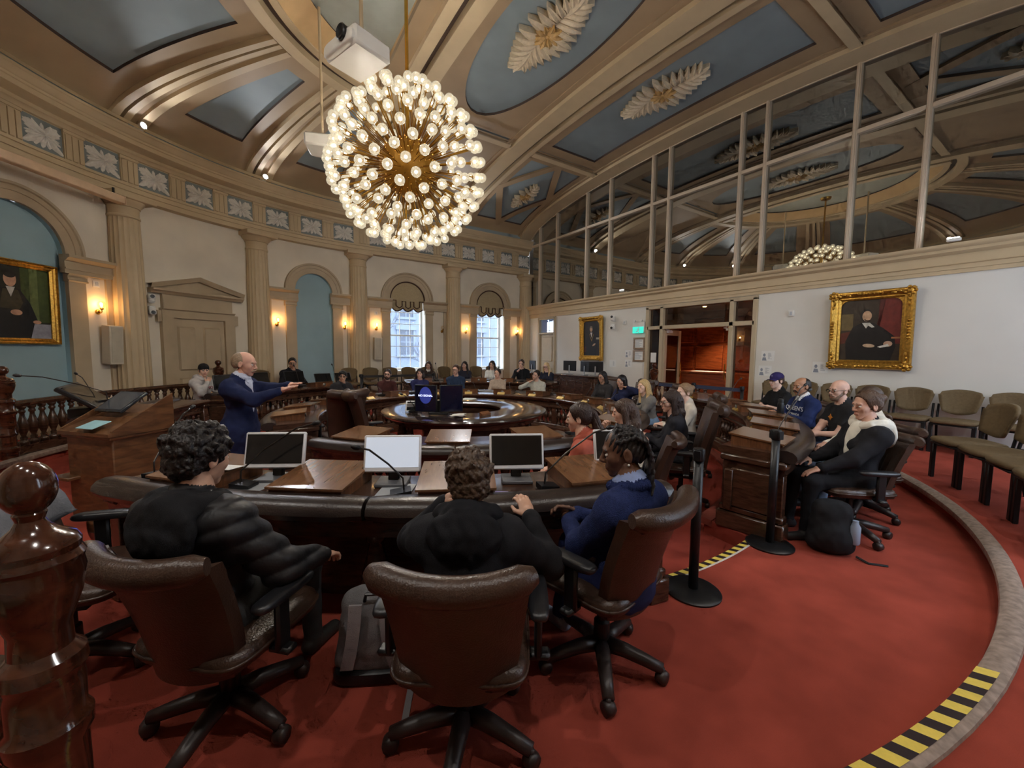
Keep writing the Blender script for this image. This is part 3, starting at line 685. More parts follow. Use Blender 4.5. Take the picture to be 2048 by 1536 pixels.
doorleaf('door_leaf_ajar', (-.02, .89, 0), math.radians(-62), .88, -1)
# narrow door with fanlight in the corner
d2 = empty('door_2', (XG, -5.86, 0), 0, 'narrow tan door with a glazed fanlight in the far corner', kind='structure')
add('door_frame', join(cbox((.02, -.46, 1.5), (.1, .1, 2.76), .01), cbox((.02, .46, 1.5), (.1, .09, 2.76), .01), cbox((.02, 0, 2.86), (.1, 1., .1), .01), cbox((.02, 0, 2.3), (.1, .9, .07), .01)), TD, d2)
add('door_leaf', join(box(-.05, -.01, -.42, .42, .14, 2.27), cbox((0, 0, 1.72), (.03, .6, .9), .02), cbox((0, 0, .68), (.03, .6, .7), .02)), TD, d2)
add('fanlight_pane', box(-.03, -.02, -.42, .42, 2.33, 2.81), glassmat('fanlight_glass', (.3, .36, .44), .4), d2)
# ---- door with pediment in the apse (phi 33.75)
d3 = empty('door_3', (0, 0, 0), 0, 'tan panelled door under a triangular pediment on the curved wall', kind='structure')
sc = SF(33.75)
def bw(g): return bend(g, sc)
add('door_case', bw(join(strip(-.78, -.55, [(0, .14), (.1, .14), (.1, 2.42), (0, 2.42)]), strip(.55, .78, [(0, .14), (.1, .14), (.1, 2.42), (0, 2.42)]), strip(-.78, .78, [(0, 2.3), (.1, 2.3), (.1, 2.46), (.14, 2.48), (.14, 2.5), (0, 2.5)]),
    strip(-.86, -.78, [(0, 2.2), (.09, 2.2), (.09, 2.44), (0, 2.44)]), strip(.78, .86, [(0, 2.2), (.09, 2.2), (.09, 2.44), (0, 2.44)]), strip(-.74, .74, [(0, 2.5), (.08, 2.5), (.08, 2.8), (0, 2.8)]))), TAN, d3)
add('door_leaf', bw(strip(-.55, .55, [(0, .14), (.03, .14), (.03, 2.3), (0, 2.3)])), TAN, d3)
for u in (-.27, .27):
    for z0, z1 in ((.3, .95), (1.12, 2.12)):
        p = np.array([[(u+a*.19, .03+.03*(abs(a) < 1 and abs(b) < 1)*1.6, (z0+z1)/2+b*(z1-z0)/2) for b in (-1, -.93, -.6, 0, .6, .93, 1)] for a in (-1, -.85, -.45, 0, .45, .85, 1)])
        p[1:-1, 1:-1, 1] -= 0; inner = (slice(2, 5), slice(2, 5)); p[inner][..., 1] += .012
        add('door_panel', bw(gridf(p)), TAN, d3)
pz = 2.8
def ped(u0, z0, u1, z1, w0, w1, th):
    n = 8; P = []
    for f in np.linspace(0, 1, n+1):
        u, z = u0+(u1-u0)*f, z0+(z1-z0)*f; P.append([(u, w0, z), (u, w1, z), (u, w1+.03, z+th*.5), (u, w1+.05, z+th), (u, w0, z+th)])
    return gridf(np.array(P))
add('pediment', bw(join(strip(-.98, .98, [(0, pz), (.12, pz), (.16, pz+.05), (.2, pz+.06), (.2, pz+.1), (0, pz+.1)]), ped(-1.0, pz+.09, 0, pz+.36, 0, .15, .1), ped(0, pz+.36, 1.0, pz+.09, 0, .15, .1),
    (np.array([(-.95, .05, pz+.1), (.95, .05, pz+.1), (0, .05, pz+.42)]), [(0, 1, 2)]))), TAN, d3)
# chair rail / baseboard on the curved wall
add('baseboard_curved', sweep(stations(LS+.3, LT), [(0, .14), (.04, .14), (.04, .3), (.02, .34), (0, .34)]), TAN, label='tan baseboard of the curved wall', kind='structure')
# ================================================================ LAMPS
# ---- spherical chandelier: brass core, stems and glass globes
CH = Vector((1.09, 0.02, 4.27)); CR = 1.08
ch = empty('chandelier', CH, 0, 'large spherical chandelier of glass globes on brass stems', 'chandelier')
GGL = bpy.data.materials.new('ribbed_globe_glass'); GGL.use_nodes = True
nt = GGL.node_tree; N = nt.nodes; N.remove(N['Principled BSDF'])
tb = N.new('ShaderNodeBsdfTransparent'); tb.inputs[0].default_value = (.97, .95, .9, 1); gb = N.new('ShaderNodeBsdfGlossy'); gb.inputs['Roughness'].default_value = .08
eb = N.new('ShaderNodeEmission'); eb.inputs[0].default_value = (1, .87, .62, 1); eb.inputs[1].default_value = .55
lw = N.new('ShaderNodeLayerWeight'); lw.inputs[0].default_value = .35; tc = N.new('ShaderNodeTexCoord'); vo = N.new('ShaderNodeTexVoronoi'); vo.inputs['Scale'].default_value = 95
nt.links.new(tc.outputs['Object'], vo.inputs['Vector']); mt = N.new('ShaderNodeMath'); mt.operation = 'MULTIPLY'; nt.links.new(vo.outputs['Distance'], mt.inputs[0]); mt.inputs[1].default_value = .55
mx1 = N.new('ShaderNodeMixShader'); mx2 = N.new('ShaderNodeMixShader'); nt.links.new(lw.outputs['Facing'], mx1.inputs[0]); nt.links.new(tb.outputs[0], mx1.inputs[1]); nt.links.new(gb.outputs[0], mx1.inputs[2])
nt.links.new(mt.outputs[0], mx2.inputs[0]); nt.links.new(mx1.outputs[0], mx2.inputs[1]); nt.links.new(eb.outputs[0], mx2.inputs[2]); nt.links.new(mx2.outputs[0], N['Material Output'].inputs[0])
ABR = mat('aged_chandelier_brass', (172, 128, 48), .34, metal=.85, var=.06)
BULB = emis('bulb_filament', (255, 236, 200), 1.6)
BULB.cycles.emission_sampling = 'NONE'; GGL.cycles.emission_sampling = 'NONE'
m_gl = mesh(join(mi(ball((0, 0, 0), .066, 14, 10), 0), mi(ball((0, 0, -.008), .024, 8, 6), 1), mi(lathe([(.02, -.075), (.024, -.06), (.012, -.05)], 8), 2)), [GGL, BULB, ABR], True, 'glass_globe')
m_st = mesh(tube([(0, 0, .36), (0, 0, 1.)], .0065, 6), ABR, True, 'brass_stem')
add('brass_core', ball((0, 0, 0), .4, 32, 20), mat('satin_brass', (170, 120, 34), .5, metal=.5, var=.05), ch, smooth=True)
NB = 296; ga = PI*(3-math.sqrt(5))
for k in range(NB):
    z = 1-2*(k+.5)/NB; r = math.sqrt(1-z*z); d = Vector((r*math.cos(ga*k), r*math.sin(ga*k), z)); e = d.to_track_quat('Z', 'Y').to_euler()
    rad = CR*(1 if k % 3 else .93)
    link('brass_stem', m_st, ch, (0, 0, 0), e, scale=(1, 1, rad-.06)); link('glass_globe', m_gl, ch, d*rad, e)
add('hanging_rod', tube([(0, 0, .2), (0, 0, 2.74)], .026, 12), BRASS, ch); add('ceiling_rose', lathe([(0, 2.72), (.16, 2.72), (.14, 2.66), (.03, 2.63), (.026, 2.6)], 20), BRASS, ch)
light('chandelier_light', 'POINT', (0, 0, 0), 1150, (1, .93, .82), .45, parent=ch)
# ---- wall sconces
m_arm = mesh(join(lathe([(.045, 0), (.05, .012), (.03, .03), (.012, .035)], 14, axis='y'), tube([(0, .03, 0), (0, .08, -.02), (0, .1, .0), (0, .1, .04)], .009, 6), lathe([(.02, .04), (.03, .05), (.028, .075)], 12, (0, .1, 0))), BRASS, True, 'sconce_arm')
SHG = glassmat('sconce_globe_glass', (.98, .92, .82), .14); m_glb = mesh(lathe([(.03, .07), (.055, .1), (.065, .14), (.055, .18), (.03, .2)], 14, (0, .1, 0)), SHG, True, 'glass_shade')
SB = emis('candle_bulb', (255, 190, 96), 26); SB.cycles.emission_sampling = 'NONE'; m_bu = mesh(ball((0, .1, .12), (.015, .015, .032), 8, 6), SB, True, 'bulb')
SCL = ['lit brass wall sconce beside the far left portrait niche', 'lit brass wall sconce left of the narrow blue niche', 'lit brass wall sconce right of the narrow blue niche', 'lit brass wall sconce above the wall loudspeaker by the window',
       'unlit brass wall sconce between the two windows, left of the column', 'lit brass wall sconce between the two windows, right of the column', 'lit brass wall sconce in the far corner bay']
for i, s in enumerate((12.42, 8.7, 6.83, 5.87, 3.6, 2.66, .42)):
    x, y, nx, ny = wp(s); o = empty('wall_sconce', (x, y, 2.3), math.atan2(-nx, ny), SCL[i], 'sconce', 'brass wall sconces')
    link('sconce_arm', m_arm, o); link('glass_shade', m_glb, o)
    if i != 4: link('bulb', m_bu, o); light('sconce_light', 'POINT', (0, .11, .13), 3.6, (1, .56, .22), .03, parent=o)
    else: add('bulb', ball((0, .1, .12), (.015, .015, .032), 8, 6), WHITE, o)
# ---- cornice spotlights
SPM = emis('spot_lamp', (244, 246, 255), 60); SPM.cycles.emission_sampling = 'NONE'
for i, s in enumerate((SF(43.4), SF(22.3), 3.15)):
    x, y, nx, ny = wp(s); o = empty('cornice_spotlight', (x+nx*.47, y+ny*.47, 5.86), math.atan2(-nx, ny), ('bright white spotlight on the cornice above the leftmost fluted column', 'bright white spotlight on the cornice between the two projectors and pedimented door', 'cornice spotlight hidden behind the chandelier')[i], 'spotlight', 'cornice spotlights')
    add('housing', join(cbox((0, -.05, .05), (.1, .12, .1), .01), lathe([(.05, 0), (.065, .08)], 14, (0, .0, .09), 'y')), WHITE, o); add('lamp', ball((0, .075, .09), (.05, .02, .05), 12, 8), SPM, o)
    light('spot_beam', 'SPOT', (0, .12, .1), 70, (.95, .97, 1), .04, rot=(math.radians(72), 0, 0), parent=o, spot=(120, .5))
for i, s in enumerate((SF(109), SF(135.4), SF(157.05), SF(178.7), LT-3.15)):  # unseen spotlights added, mirroring the visible ones, to brighten the foreground
    x, y, nx, ny = wp(s); o = empty('cornice_spotlight', (x+nx*.47, y+ny*.47, 5.86), math.atan2(-nx, ny), 'added white cornice spotlight out of view above the camera side wall, %s from the apse' % ('first', 'second', 'third', 'fourth', 'fifth')[i], 'spotlight', 'cornice spotlights')
    add('housing', join(cbox((0, -.05, .05), (.1, .12, .1), .01), lathe([(.05, 0), (.065, .08)], 14, (0, .0, .09), 'y')), WHITE, o); add('lamp', ball((0, .075, .09), (.05, .02, .05), 12, 8), SPM, o)
    light('spot_beam', 'SPOT', (0, .14, .1), 68, (1, .95, .88), .06, rot=(math.radians(40), 0, 0), parent=o, spot=(110, .7))
for y in (-2.2, 4.4):
    x_, = (XG+.3,); o = empty('cornice_spotlight', (x_, y, 3.38), -PI/2, 'small white spotlight on the ledge below the partition glass, %s' % ('left one' if y < 0 else 'right one'), 'spotlight', 'ledge spotlights')
    add('housing', cbox((-.0, -.12, .03), (.16, .06, .05), .01), WHITE, o); add('lamp', cbox((0, -.12, .058), (.12, .04, .012), .004), SPM, o)
# ================================================================ FURNITURE
def sgn(a, p): return math.copysign(abs(a)**p, a)
def superell(c, r, e1=.5, e2=.5, n=24, m=12):
    V = []; F = []
    for i in range(m+1):
        t = -PI/2+PI*i/m
        for k in range(n):
            u = 2*PI*k/n; V.append((r[0]*sgn(math.cos(t), e1)*sgn(math.cos(u), e2), r[1]*sgn(math.cos(t), e1)*sgn(math.sin(u), e2), r[2]*sgn(math.sin(t), e1)))
    F = [(i*n+k, i*n+(k+1) % n, (i+1)*n+(k+1) % n, (i+1)*n+k) for i in range(m) for k in range(n)]
    return np.array(V)+np.array(c, float), F
BALP = [(.05, 0), (.05, .03), (.04, .035), (.028, .05), (.034, .065), (.022, .08), (.03, .1), (.048, .135), (.056, .17), (.05, .205), (.034, .24), (.024, .27), (.022, .29), (.034, .3), (.034, .315), (.024, .325), (.04, .34), (.045, .36)]
m_bal = mesh(lathe(BALP, 12), DWOOD, True, 'baluster')
LEGP = [(.07, 0), (.075, .05), (.06, .07), (.045, .1), (.055, .14), (.08, .2), (.09, .27), (.08, .34), (.055, .42), (.042, .5), (.06, .52), (.06, .55), (.045, .57), (.07, .6)]
m_leg = mesh(lathe(LEGP, 16), DWOOD, True, 'turned_leg')
# writing box: sloped lid, local x outwards (towards the sitter), y along the desk
def wedge(x0, x1, y, h0, h1, z=0): return np.array([(x0, -y, z), (x1, -y, z), (x1, y, z), (x0, y, z), (x0, -y, h0), (x1, -y, h1), (x1, y, h1), (x0, y, h0)]), [(3, 2, 1, 0), (4, 5, 6, 7), (0, 1, 5, 4), (1, 2, 6, 5), (2, 3, 7, 6), (3, 0, 4, 7)]
m_wb = mesh(wedge(-.22, .19, .215, .1, .06), MWOOD, False, 'writing_box')
lid = wedge(-.24, .205, .23, .115, .073); lid[0][:4, 2] = [.1, .06, .06, .1]; m_lid = mesh(lid, LWOOD, False, 'lid')
m_disc = mesh(tr(lathe([(0, .0), (.035, .0), (.035, .008), (.03, .012), (0, .012)], 20, (0, 0, 0), 'x'), (-.232, 0, .05), 0), mat('steel_disc', (150, 146, 140), .35, metal=.7), True, 'round_plate')
def desk(name, label, Ra, Rb, th0, th1, zf, boxes=(), seams=3, ends=(True, True), pier=9., bal=True, legs=True, panel=False):
    q = empty(name, (0, 0, 0), 0, label, 'desk', 'curved council desks')
    A_ = arc(C, th0, th1, 1.5); Z = zf
    add('desk_top', sweep(A_, [(Ra+.02, Z+.695), (Ra, Z+.715), (Ra-.015, Z+.74), (Ra, Z+.758), (Ra+.02, Z+.765), (Rb-.15, Z+.765), (Rb-.15, Z+.695)]), DWOOD, q)
    bp = [(Rb-.2, Z+.765), (Rb-.19, Z+.79), (Rb-.15, Z+.808), (Rb-.09, Z+.812), (Rb-.04, Z+.8), (Rb-.008, Z+.77), (Rb, Z+.735), (Rb-.02, Z+.7), (Rb-.06, Z+.69), (Rb-.16, Z+.7)]
    for k in range(seams):
        a, b = th0+(th1-th0)*k/seams, th0+(th1-th0)*(k+1)/seams; e = .12
        st = arc(C, a+e, b-e, 1.5); g = sweep(st, bp)
        c0 = np.mean(g[0][:len(bp)], axis=0); c1 = np.mean(g[0][-len(bp):], axis=0)      # rounded ends
        for cc, th_, sl, n_ in ((c0, a, slice(0, len(bp)), -1), (c1, b, slice(-len(bp), None), 1)): g[0][sl] = cc+(g[0][sl]-cc)*.86
        add('leather_bumper', g, LEATHB, q, smooth='auto')
    add('apron', sweep(A_, [(Rb-.14, Z+.57), (Rb-.1, Z+.58), (Rb-.09, Z+.66), (Rb-.07, Z+.69), (Rb-.14, Z+.7)]), DWOOD, q)
    add('frieze', sweep(A_, [(Ra+.06, Z+.56), (Ra+.06, Z+.58), (Ra+.08, Z+.6), (Ra+.08, Z+.66), (Ra+.05, Z+.68), (Ra+.035, Z+.7), (Ra+.16, Z+.7), (Ra+.16, Z+.56)]), DWOOD, q)
    if bal:
        add('plinth', sweep(A_, [(Ra+.03, Z), (Ra+.03, Z+.13), (Ra+.05, Z+.15), (Ra+.05, Z+.17), (Ra+.07, Z+.2), (Ra+.17, Z+.2), (Ra+.17, Z)]), DWOOD, q)
        n = max(1, int(round((th1-th0)/pier))); rb = Ra+.115
        for k in range(n+1):
            t = th0+(th1-th0)*k/n; x, y, _ = polar(rb, t); o = add('pier', join(cbox((0, 0, Z+.38), (.07, .14, .37), .006), cbox((-.03, 0, Z+.38), (.025, .09, .27), .006)), DWOOD, q, loc=(x, y, 0), rot=(0, 0, math.radians(t)))
            if k < n:
                w_ = (th1-th0)/n; m = max(2, int(round(math.radians(w_)*rb/.125))-1)
                for j in range(m):
                    tt = t+w_*(j+1)/(m+1); link('baluster', m_bal, q, polar(rb, tt, Z+.2))
    if panel: add('modesty_panel', sweep(A_, [(Ra+.2, Z+.05), (Ra+.22, Z+.05), (Ra+.22, Z+.68), (Ra+.2, Z+.68)]), DWOOD, q)
    if legs:
        n = max(1, int(round((th1-th0)/12)))
        for k in range(n+1):
            link('turned_leg', m_leg, q, polar(Rb-.22, min(max(th0+(th1-th0)*k/n, th0+1), th1-1), Z))
            if k in (0, n) or True: pass
    for e, t, s in ((ends[0], th0, -1), (ends[1], th1, 1)):
        if e:
            x, y, _ = polar((Ra+Rb)/2-.03, t); L_ = Rb-Ra-.14; d = -s
            add('end_pedestal', join(cbox((0, d*.05, Z+.36), (L_, .1, .68), .006), cbox((0, -d*.012, Z+.4), (L_-.16, .05, .36), .01), cbox((0, d*.04, Z+.08), (L_+.06, .16, .16), .012), cbox((0, d*.045, Z+.19), (L_+.03, .13, .06), .012), cbox((0, d*.045, Z+.665), (L_+.04, .14, .06), .012)), DWOOD, q, loc=(x, y, 0), rot=(0, 0, math.radians(t)))
    for t in boxes:
        o = link('writing_box', m_wb, q, polar(Rb-.345, t, Z+.765), (0, 0, math.radians(t))); link('lid', m_lid, o); link('round_plate', m_disc, o)
    return q
NB_ = (41.2, 51.8, 62.3, 73.4)
desk('curved_desk', 'nearest curved desk with black leather edge and white monitors', 4.22, 4.87, 34.5, 78.5, ZM, NB_, 2, (True, True), 11, True, True, True)
RB_ = (101, 112, 123, 134, 145, 156)
desk('curved_desk', 'curved desk at right with balustrade front and panelled end', 4.24, 4.87, 97, 162, ZM, RB_, 3)
IB_ = (38, 59.3, 80)
desk('curved_desk', 'short inner curved desk with three oak lids facing the round table', 2.32, 3.05, 29, 93, ZI, IB_, 2, (True, True), 16)
FB_ = tuple(np.linspace(112, 352, 14))
desk('curved_desk', 'long inner horseshoe desk with balusters beyond the round table', 2.32, 3.05, 104, 363, ZI, FB_, 9, (True, True), 14.4)
LB_ = (-45, -56, -67.5)
desk('curved_desk', 'curved desk behind the standing man with turned balusters', 4.24, 4.87, -78, -38, ZM, LB_, 2)
BB_ = (-102, -112, -122, -132, -143)
desk('curved_desk', 'back row curved desk in front of the windows', 4.24, 4.87, -150, -96, ZM, BB_, 3)
desk('curved_desk', 'dark staff desk with padded edge at far left', 4.3, 4.95, -31, -5, ZM, (), 2)
# ---- round ring table
tb_ = empty('round_table', (C[0], C[1], ZI), 0, 'dark round ring table with open centre', 'table')
DWT = wood('table_top_wood', (40, 30, 26), (64, 50, 44), .14, 3, (1.5, 1.5, 1.5), .6)
A_ = arc((0, 0), 0, 360, 4)
add('table_top', sweep(A_, [(.62, .73), (.61, .76), (.63, .775), (1.37, .775), (1.4, .765), (1.41, .745), (1.4, .725), (1.36, .7), (.66, .7)], caps=False), DWT, tb_)
add('apron', sweep(A_, [(1.2, .6), (1.22, .6), (1.24, .7), (1.2, .7)], caps=False), DWOOD, tb_)
add('pedestal_ring', sweep(A_, [(.7, 0), (.78, 0), (.78, .1), (.74, .12), (.74, .68), (.7, .68)], caps=False), DWOOD, tb_)
for k in range(8): link('turned_leg', m_leg, tb_, (1.1*math.cos(k*PI/4+.2), 1.1*math.sin(k*PI/4+.2), 0), scale=(1, 1, 1.15))
# ---- leather office chairs: forward = +x
def backgrid(off, roll):
    P = []
    for i in range(15):
        v = i/14; z = .355+.5*v; x = -.21-.05*v-.09*v*v; hw = .21+.055*v-.03*max(0, .25-v)*2; row = []
        for u in np.linspace(-1, 1, 15):
            row.append((x+.075*abs(u)**2.2+off*(1-.25*abs(u)**3)+(.006*math.cos(u*7*PI)*(off > 0) if .1 < v < .9 else 0), u*hw, z+.02*u*u*v))
        P.append(row)
    return np.array(P)
gb_ = join(shell(backgrid(.055, 0), backgrid(-.02, 0)), tube([(-.37+.075*abs(u)**2.2, u*.272, .87+.02*u*u) for u in np.linspace(-1, 1, 15)], [.03]+[.05]*13+[.03], 14))
m_cb = mesh(gb_, LEATH, 'auto', 'backrest')
m_cs = mesh(join(superell((.04, 0, .43), (.265, .26, .05), .5, .35, 32, 10), tube([(.04+.265*sgn(math.cos(t), .35), .26*sgn(math.sin(t), .35), .43) for t in np.linspace(0, 2*PI, 33)], .008, 6)), LEATH, True, 'seat')
ARMM = mat('armrest_black', (34, 34, 37), .35, var=.04)
m_ca = mesh(join(superell((.0, 0, .63), (.15, .04, .022), .6, .5, 20, 8)), ARMM, True, 'armrest'); m_cp = mesh(join(cbox((-.02, 0, .505), (.07, .03, .23), .01), cbox((-.02, .0, .4), (.06, .1, .03), .01)), BLACK, 'auto', 'arm_post')
m_cc = mesh(join(lathe([(.035, .1), (.04, .12), (.04, .24), (.026, .25), (.026, .37), (.06, .38)], 14), cbox((0, 0, .375), (.26, .2, .03), .01)), BLACK, 'auto', 'gas_column')
lg = [(.03, 0, .12), (.12, 0, .115), (.22, 0, .095), (.3, 0, .075)]
BASEM = mat('dark_brown_base', (52, 42, 40), .4, var=.05)
g = tube(lg, [.038, .034, .03, .026], 8); g[0][:, 1] *= 1.05; m_cl = mesh(g, BASEM, True, 'base_leg')
m_cw = mesh(join(lathe([(0, -.026), (.03, -.024), (.034, -.01), (.034, .01), (.03, .024), (0, .026)], 12, (0, 0, .035), 'y'), lathe([(.012, .05), (.012, .08)], 8)), BASEM, True, 'caster')
def office_chair():
    q = empty('office_chair'); link('seat', m_cs, q); link('backrest', m_cb, q); link('gas_column', m_cc, q)
    for s in (-1, 1): a = link('armrest', m_ca, q, (0, s*.3, 0)); link('arm_post', m_cp, a)
    for k in range(5):
        a = 2*PI*k/5+.3; l_ = link('base_leg', m_cl, q, (0, 0, 0), (0, 0, a)); link('caster', m_cw, l_, (.3, 0, 0), (0, 0, .6*k))
    return q
och = office_chair(); _first = [True]
def chair(R, th, z, label, turn=0., dz=0., spin=0., high=False, group='brown leather office chairs'):
    loc = polar(R, th, z); rz = math.radians(th+180+turn)
    if _first[0]: o = och; _first[0] = False; o.location = loc; o.rotation_euler = (0, 0, rz)
    else: o = copy_tree(och, None, loc, rz)
    for ch in o.children:
        if high and ch.name.startswith('backrest'): ch.scale = (1.1, 1.04, 1.4); ch.location.z -= .142
        if ch.name.startswith('base_leg'): ch.rotation_euler.z += spin
        elif dz and not ch.name.startswith('gas'): ch.location.z += dz
    return tag(o, label, 'chair', group)
chair(5.3, 51.8, ZM, 'brown leather office chair under the person in the black puffer jacket', -8, .0, .5)
chair(5.4, 62.9, ZM, 'brown leather office chair under the person in the black hooded jacket', -8, .0, 1.)
chair(5.12, 70.8, ZM, 'brown leather office chair under the person in the navy sweater', 30, .05, .2)
chair(5.22, 41.0, ZM, 'empty brown leather office chair with a grey jacket over its back', -58, .06, .3)
chair(5.15, 104.6, ZM, 'brown leather office chair under the woman in white hood and black jacket', 36, .02, .9)
chair(5.27, 112.3, ZM, 'brown leather office chair under the person in light blue jeans', 28)
chair(5.2, 120.5, ZM, 'brown leather office chair under the bald man in glasses', 18, .03); chair(5.1, 129.7, ZM, 'brown leather office chair under the man in the navy lettered sweater', 14, .02)
chair(5.1, 139.2, ZM, 'brown leather office chair under the man in the purple cap', 0)
chair(3.92, 77.5, ZI, 'brown leather office chair under the woman in the orange sweater', 30, .05); chair(3.66, 91.4, ZI, 'brown leather office chair under the woman resting her mouth on her hand', 34, .04)
chair(3.68, 104.6, ZI, 'brown leather office chair under the dark haired woman in glasses', 24, .06, 0, True); chair(3.58, 124.5, ZI, 'brown leather office chair under the woman with a hair bun', 0, .05, 0, True)
chair(3.42, 147, ZI, 'brown leather office chair under the woman with long blonde hair', 0, .05, 0, True)
for i, th in enumerate((167, -178.5)): chair(3.55, th, ZI, 'brown leather office chair under the %s' % ('woman in the navy jacket', 'woman with long black hair and glasses')[i], 0, .05, 0, True)
chair(1.72, 17, ZI, 'high backed brown leather chair drawn up to the round table', -20, .06, 0, True); chair(2.02, -2, ZI, 'brown leather chair turned sideways beside the round table', 100, .06, 0, True)
# ---- fabric visitor chairs: forward = +x
def vback():
    P, Q = [], []
    for i in range(9):
        v = i/8; z = .52+.36*v; hw = .225*(1-.28*(1-v)**1.6)*(1-.22*max(0, v-.75)*3); row, row2 = [], []
        for u in np.linspace(-1, 1, 11):
            zz = z+(-.035*u*u if v > .8 else .05*u*u*(1-v)); x = -.24-.07*v+.05*u*u; row.append((x+.035, u*hw, zz)); row2.append((x, u*hw, zz))
        P.append(row); Q.append(row2)
    return shell(P, Q)
m_vb = mesh(vback(), FABRIC, True, 'backrest'); m_vs = mesh(superell((0, 0, .445), (.235, .235, .035), .5, .45, 24, 8), FABRIC, True, 'seat')
m_vl = mesh(join(cbox((.17, 0, .21), (.035, .045, .42), .006)), BLACKM, 'auto', 'leg'); m_vr = mesh(tube([(-.3, 0, .0), (-.21, 0, .4), (-.235, 0, .56), (-.25, 0, .66)], .014, 6), BLACKM, True, 'leg')
m_vf = mesh(join(cbox((0, 0, .405), (.42, .4, .02), .006)), BLACKM, 'auto', 'seat_frame')
vch = [None]
def vchair(x, y, z, rz, label, group):
    if vch[0] is None:
        q = empty('visitor_chair'); link('seat', m_vs, q); link('backrest', m_vb, q); link('seat_frame', m_vf, q)
        for s in (-1, 1): link('leg', m_vl, q, (0, s*.2, 0)); link('leg', m_vr, q, (0, s*.21, 0))
        vch[0] = q; q.location = (x, y, z); q.rotation_euler = (0, 0, rz); o = q
    else: o = copy_tree(vch[0], None, (x, y, z), rz)
    o.scale = (1.1, 1.1, 1.08)
    return tag(o, label, 'chair', group)
ORD = ['first', 'second', 'third', 'fourth', 'fifth', 'sixth', 'seventh', 'eighth', 'ninth', 'tenth', 'eleventh', 'twelfth']
for i in range(7): vchair(-5.72, 2.05+.52*i, ZO, .0, 'brown fabric chair in the row against the white wall, %s from the doorway' % ORD[i], 'visitor chairs along the white wall')
for i, th in enumerate((124.6, 120., 115.4, 110.8, 106.2)):
    x, y, _ = polar(6.5, th); vchair(x, y, ZO, math.radians(th+180), 'brown fabric chair in the front row at right, %s from the far end' % ORD[i], 'visitor chairs in the front row at right')
for i, x in enumerate((2.75, 2.1, .55, -.05, -.65, -1.25, -1.9, -2.5, -3.1, -3.75, -4.4)):
    y = -6.55 if x < .3 else -math.sqrt(max(1, 6.6**2-x*x)); vchair(x, y, ZO, math.atan2(-y, -x) if x > .3 else PI/2, 'brown fabric chair along the curved back wall, %s from the left' % ORD[i], 'visitor chairs below the windows')
# ---- railing with newel posts on the tier edge at left
NEW = [(.085, 0), (.085, .1), (.1, .1), (.1, .14), (.075, .17), (.075, .3), (.092, .32), (.092, .34), (.08, .36), (.085, .46), (.085, .58), (.098, .6), (.1, .63), (.086, .65), (.088, .72), (.086, .74), (.098, .76), (.094, .79), (.07, .81), (.068, .86), (.095, .92), (.108, .98), (.104, 1.0), (.11, 1.015), (.1, 1.03), (.102, 1.045), (.092, 1.06), (.06, 1.075), (.04, 1.09), (.03, 1.105), (.036, 1.12)]
ballp = [(.062*math.sin(t), 1.175-.06*math.cos(t)) for t in np.linspace(.55, PI, 12)]
g_new = lathe(NEW+ballp, 28)
NWOOD = wood('polished_newel_wood', (50, 26, 17), (92, 50, 32), .14, 4, (2, 2, 6), .7)
m_new = mesh(g_new, NWOOD, 'auto', 'newel_post')
def rail(nm, label, th0, th1, R=6.1, posts=(0, 1), nsc=1.):
    q = empty(nm, (0, 0, 0), 0, label, 'railing'); A_ = arc(C, th0, th1, 2)
    add('handrail', sweep(A_, [(R-.05, ZO+.68), (R-.06, ZO+.72), (R-.03, ZO+.76), (R+.03, ZO+.76), (R+.06, ZO+.72), (R+.05, ZO+.68)]), DWOOD, q)
    add('bottom_rail', sweep(A_, [(R-.05, ZO+.0), (R-.05, ZO+.14), (R+.05, ZO+.14), (R+.05, ZO)]), DWOOD, q)
    n = int(math.radians(abs(th1-th0))*R/.15)
    for k in range(n): o = link('baluster', m_bal, q, polar(R, th0+(th1-th0)*(k+.5)/n, ZO+.14), scale=(1.1, 1.1, 1.5))
    for p in posts: link('newel_post', m_new, q, polar(R, (th0, th1)[p], ZO), scale=(nsc, nsc, 1))
    return q
rail('railing', 'dark baluster railing with ball topped newels below the blue portrait niche', -53, -17.5)
rail('railing', 'large ball topped newel post close to the camera at lower left', 54.0, 41, 6.08, (0,), .74)
q = empty('railing', (0, 0, 0), 0, 'short dark railing with ball newel beside the open doorway', 'railing')
link('newel_post', m_new, q, (-5.35, -.45, ZO)); add('handrail', cbox((-5.35, .35, ZO+.72), (.1, 1.5, .08), .02), DWOOD, q); add('bottom_rail', cbox((-5.35, .35, ZO+.07), (.1, 1.5, .14), .01), DWOOD, q)
for k in range(8): link('baluster', m_bal, q, (-5.35, -.28+k*.17, ZO+.14), scale=(1.1, 1.1, 1.5))
# ---- belt barrier posts
m_sb = mesh(lathe([(0, 0), (.178, 0), (.18, .012), (.165, .024), (.05, .03), (0, .032)], 36), BLACK, 'auto', 'base'); m_sp = mesh(lathe([(.031, .03), (.031, .93)], 20), BLACK, True, 'post'); m_sh2 = mesh(join(lathe([(.036, .91), (.038, .92), (.038, .985), (.034, .992), (0, .992)], 20), cbox((.042, 0, .95), (.02, .045, .07), .004), cbox((-.042, 0, .95), (.02, .045, .07), .004)), BLACKM, 'auto', 'belt_head')
def stanchion(x, y, z, rz, label):
    q = empty('barrier_post', (x, y, z), rz, label, 'barrier post'); link('base', m_sb, q); link('post', m_sp, q); link('belt_head', m_sh2, q); return q
stanchion(.69, 4.43, ZM, .3, 'black barrier post standing on the red floor beside the navy sweater person'); stanchion(-.48, 4.4, ZM, 1.2, 'black barrier post standing in front of the panelled end of the right desk')
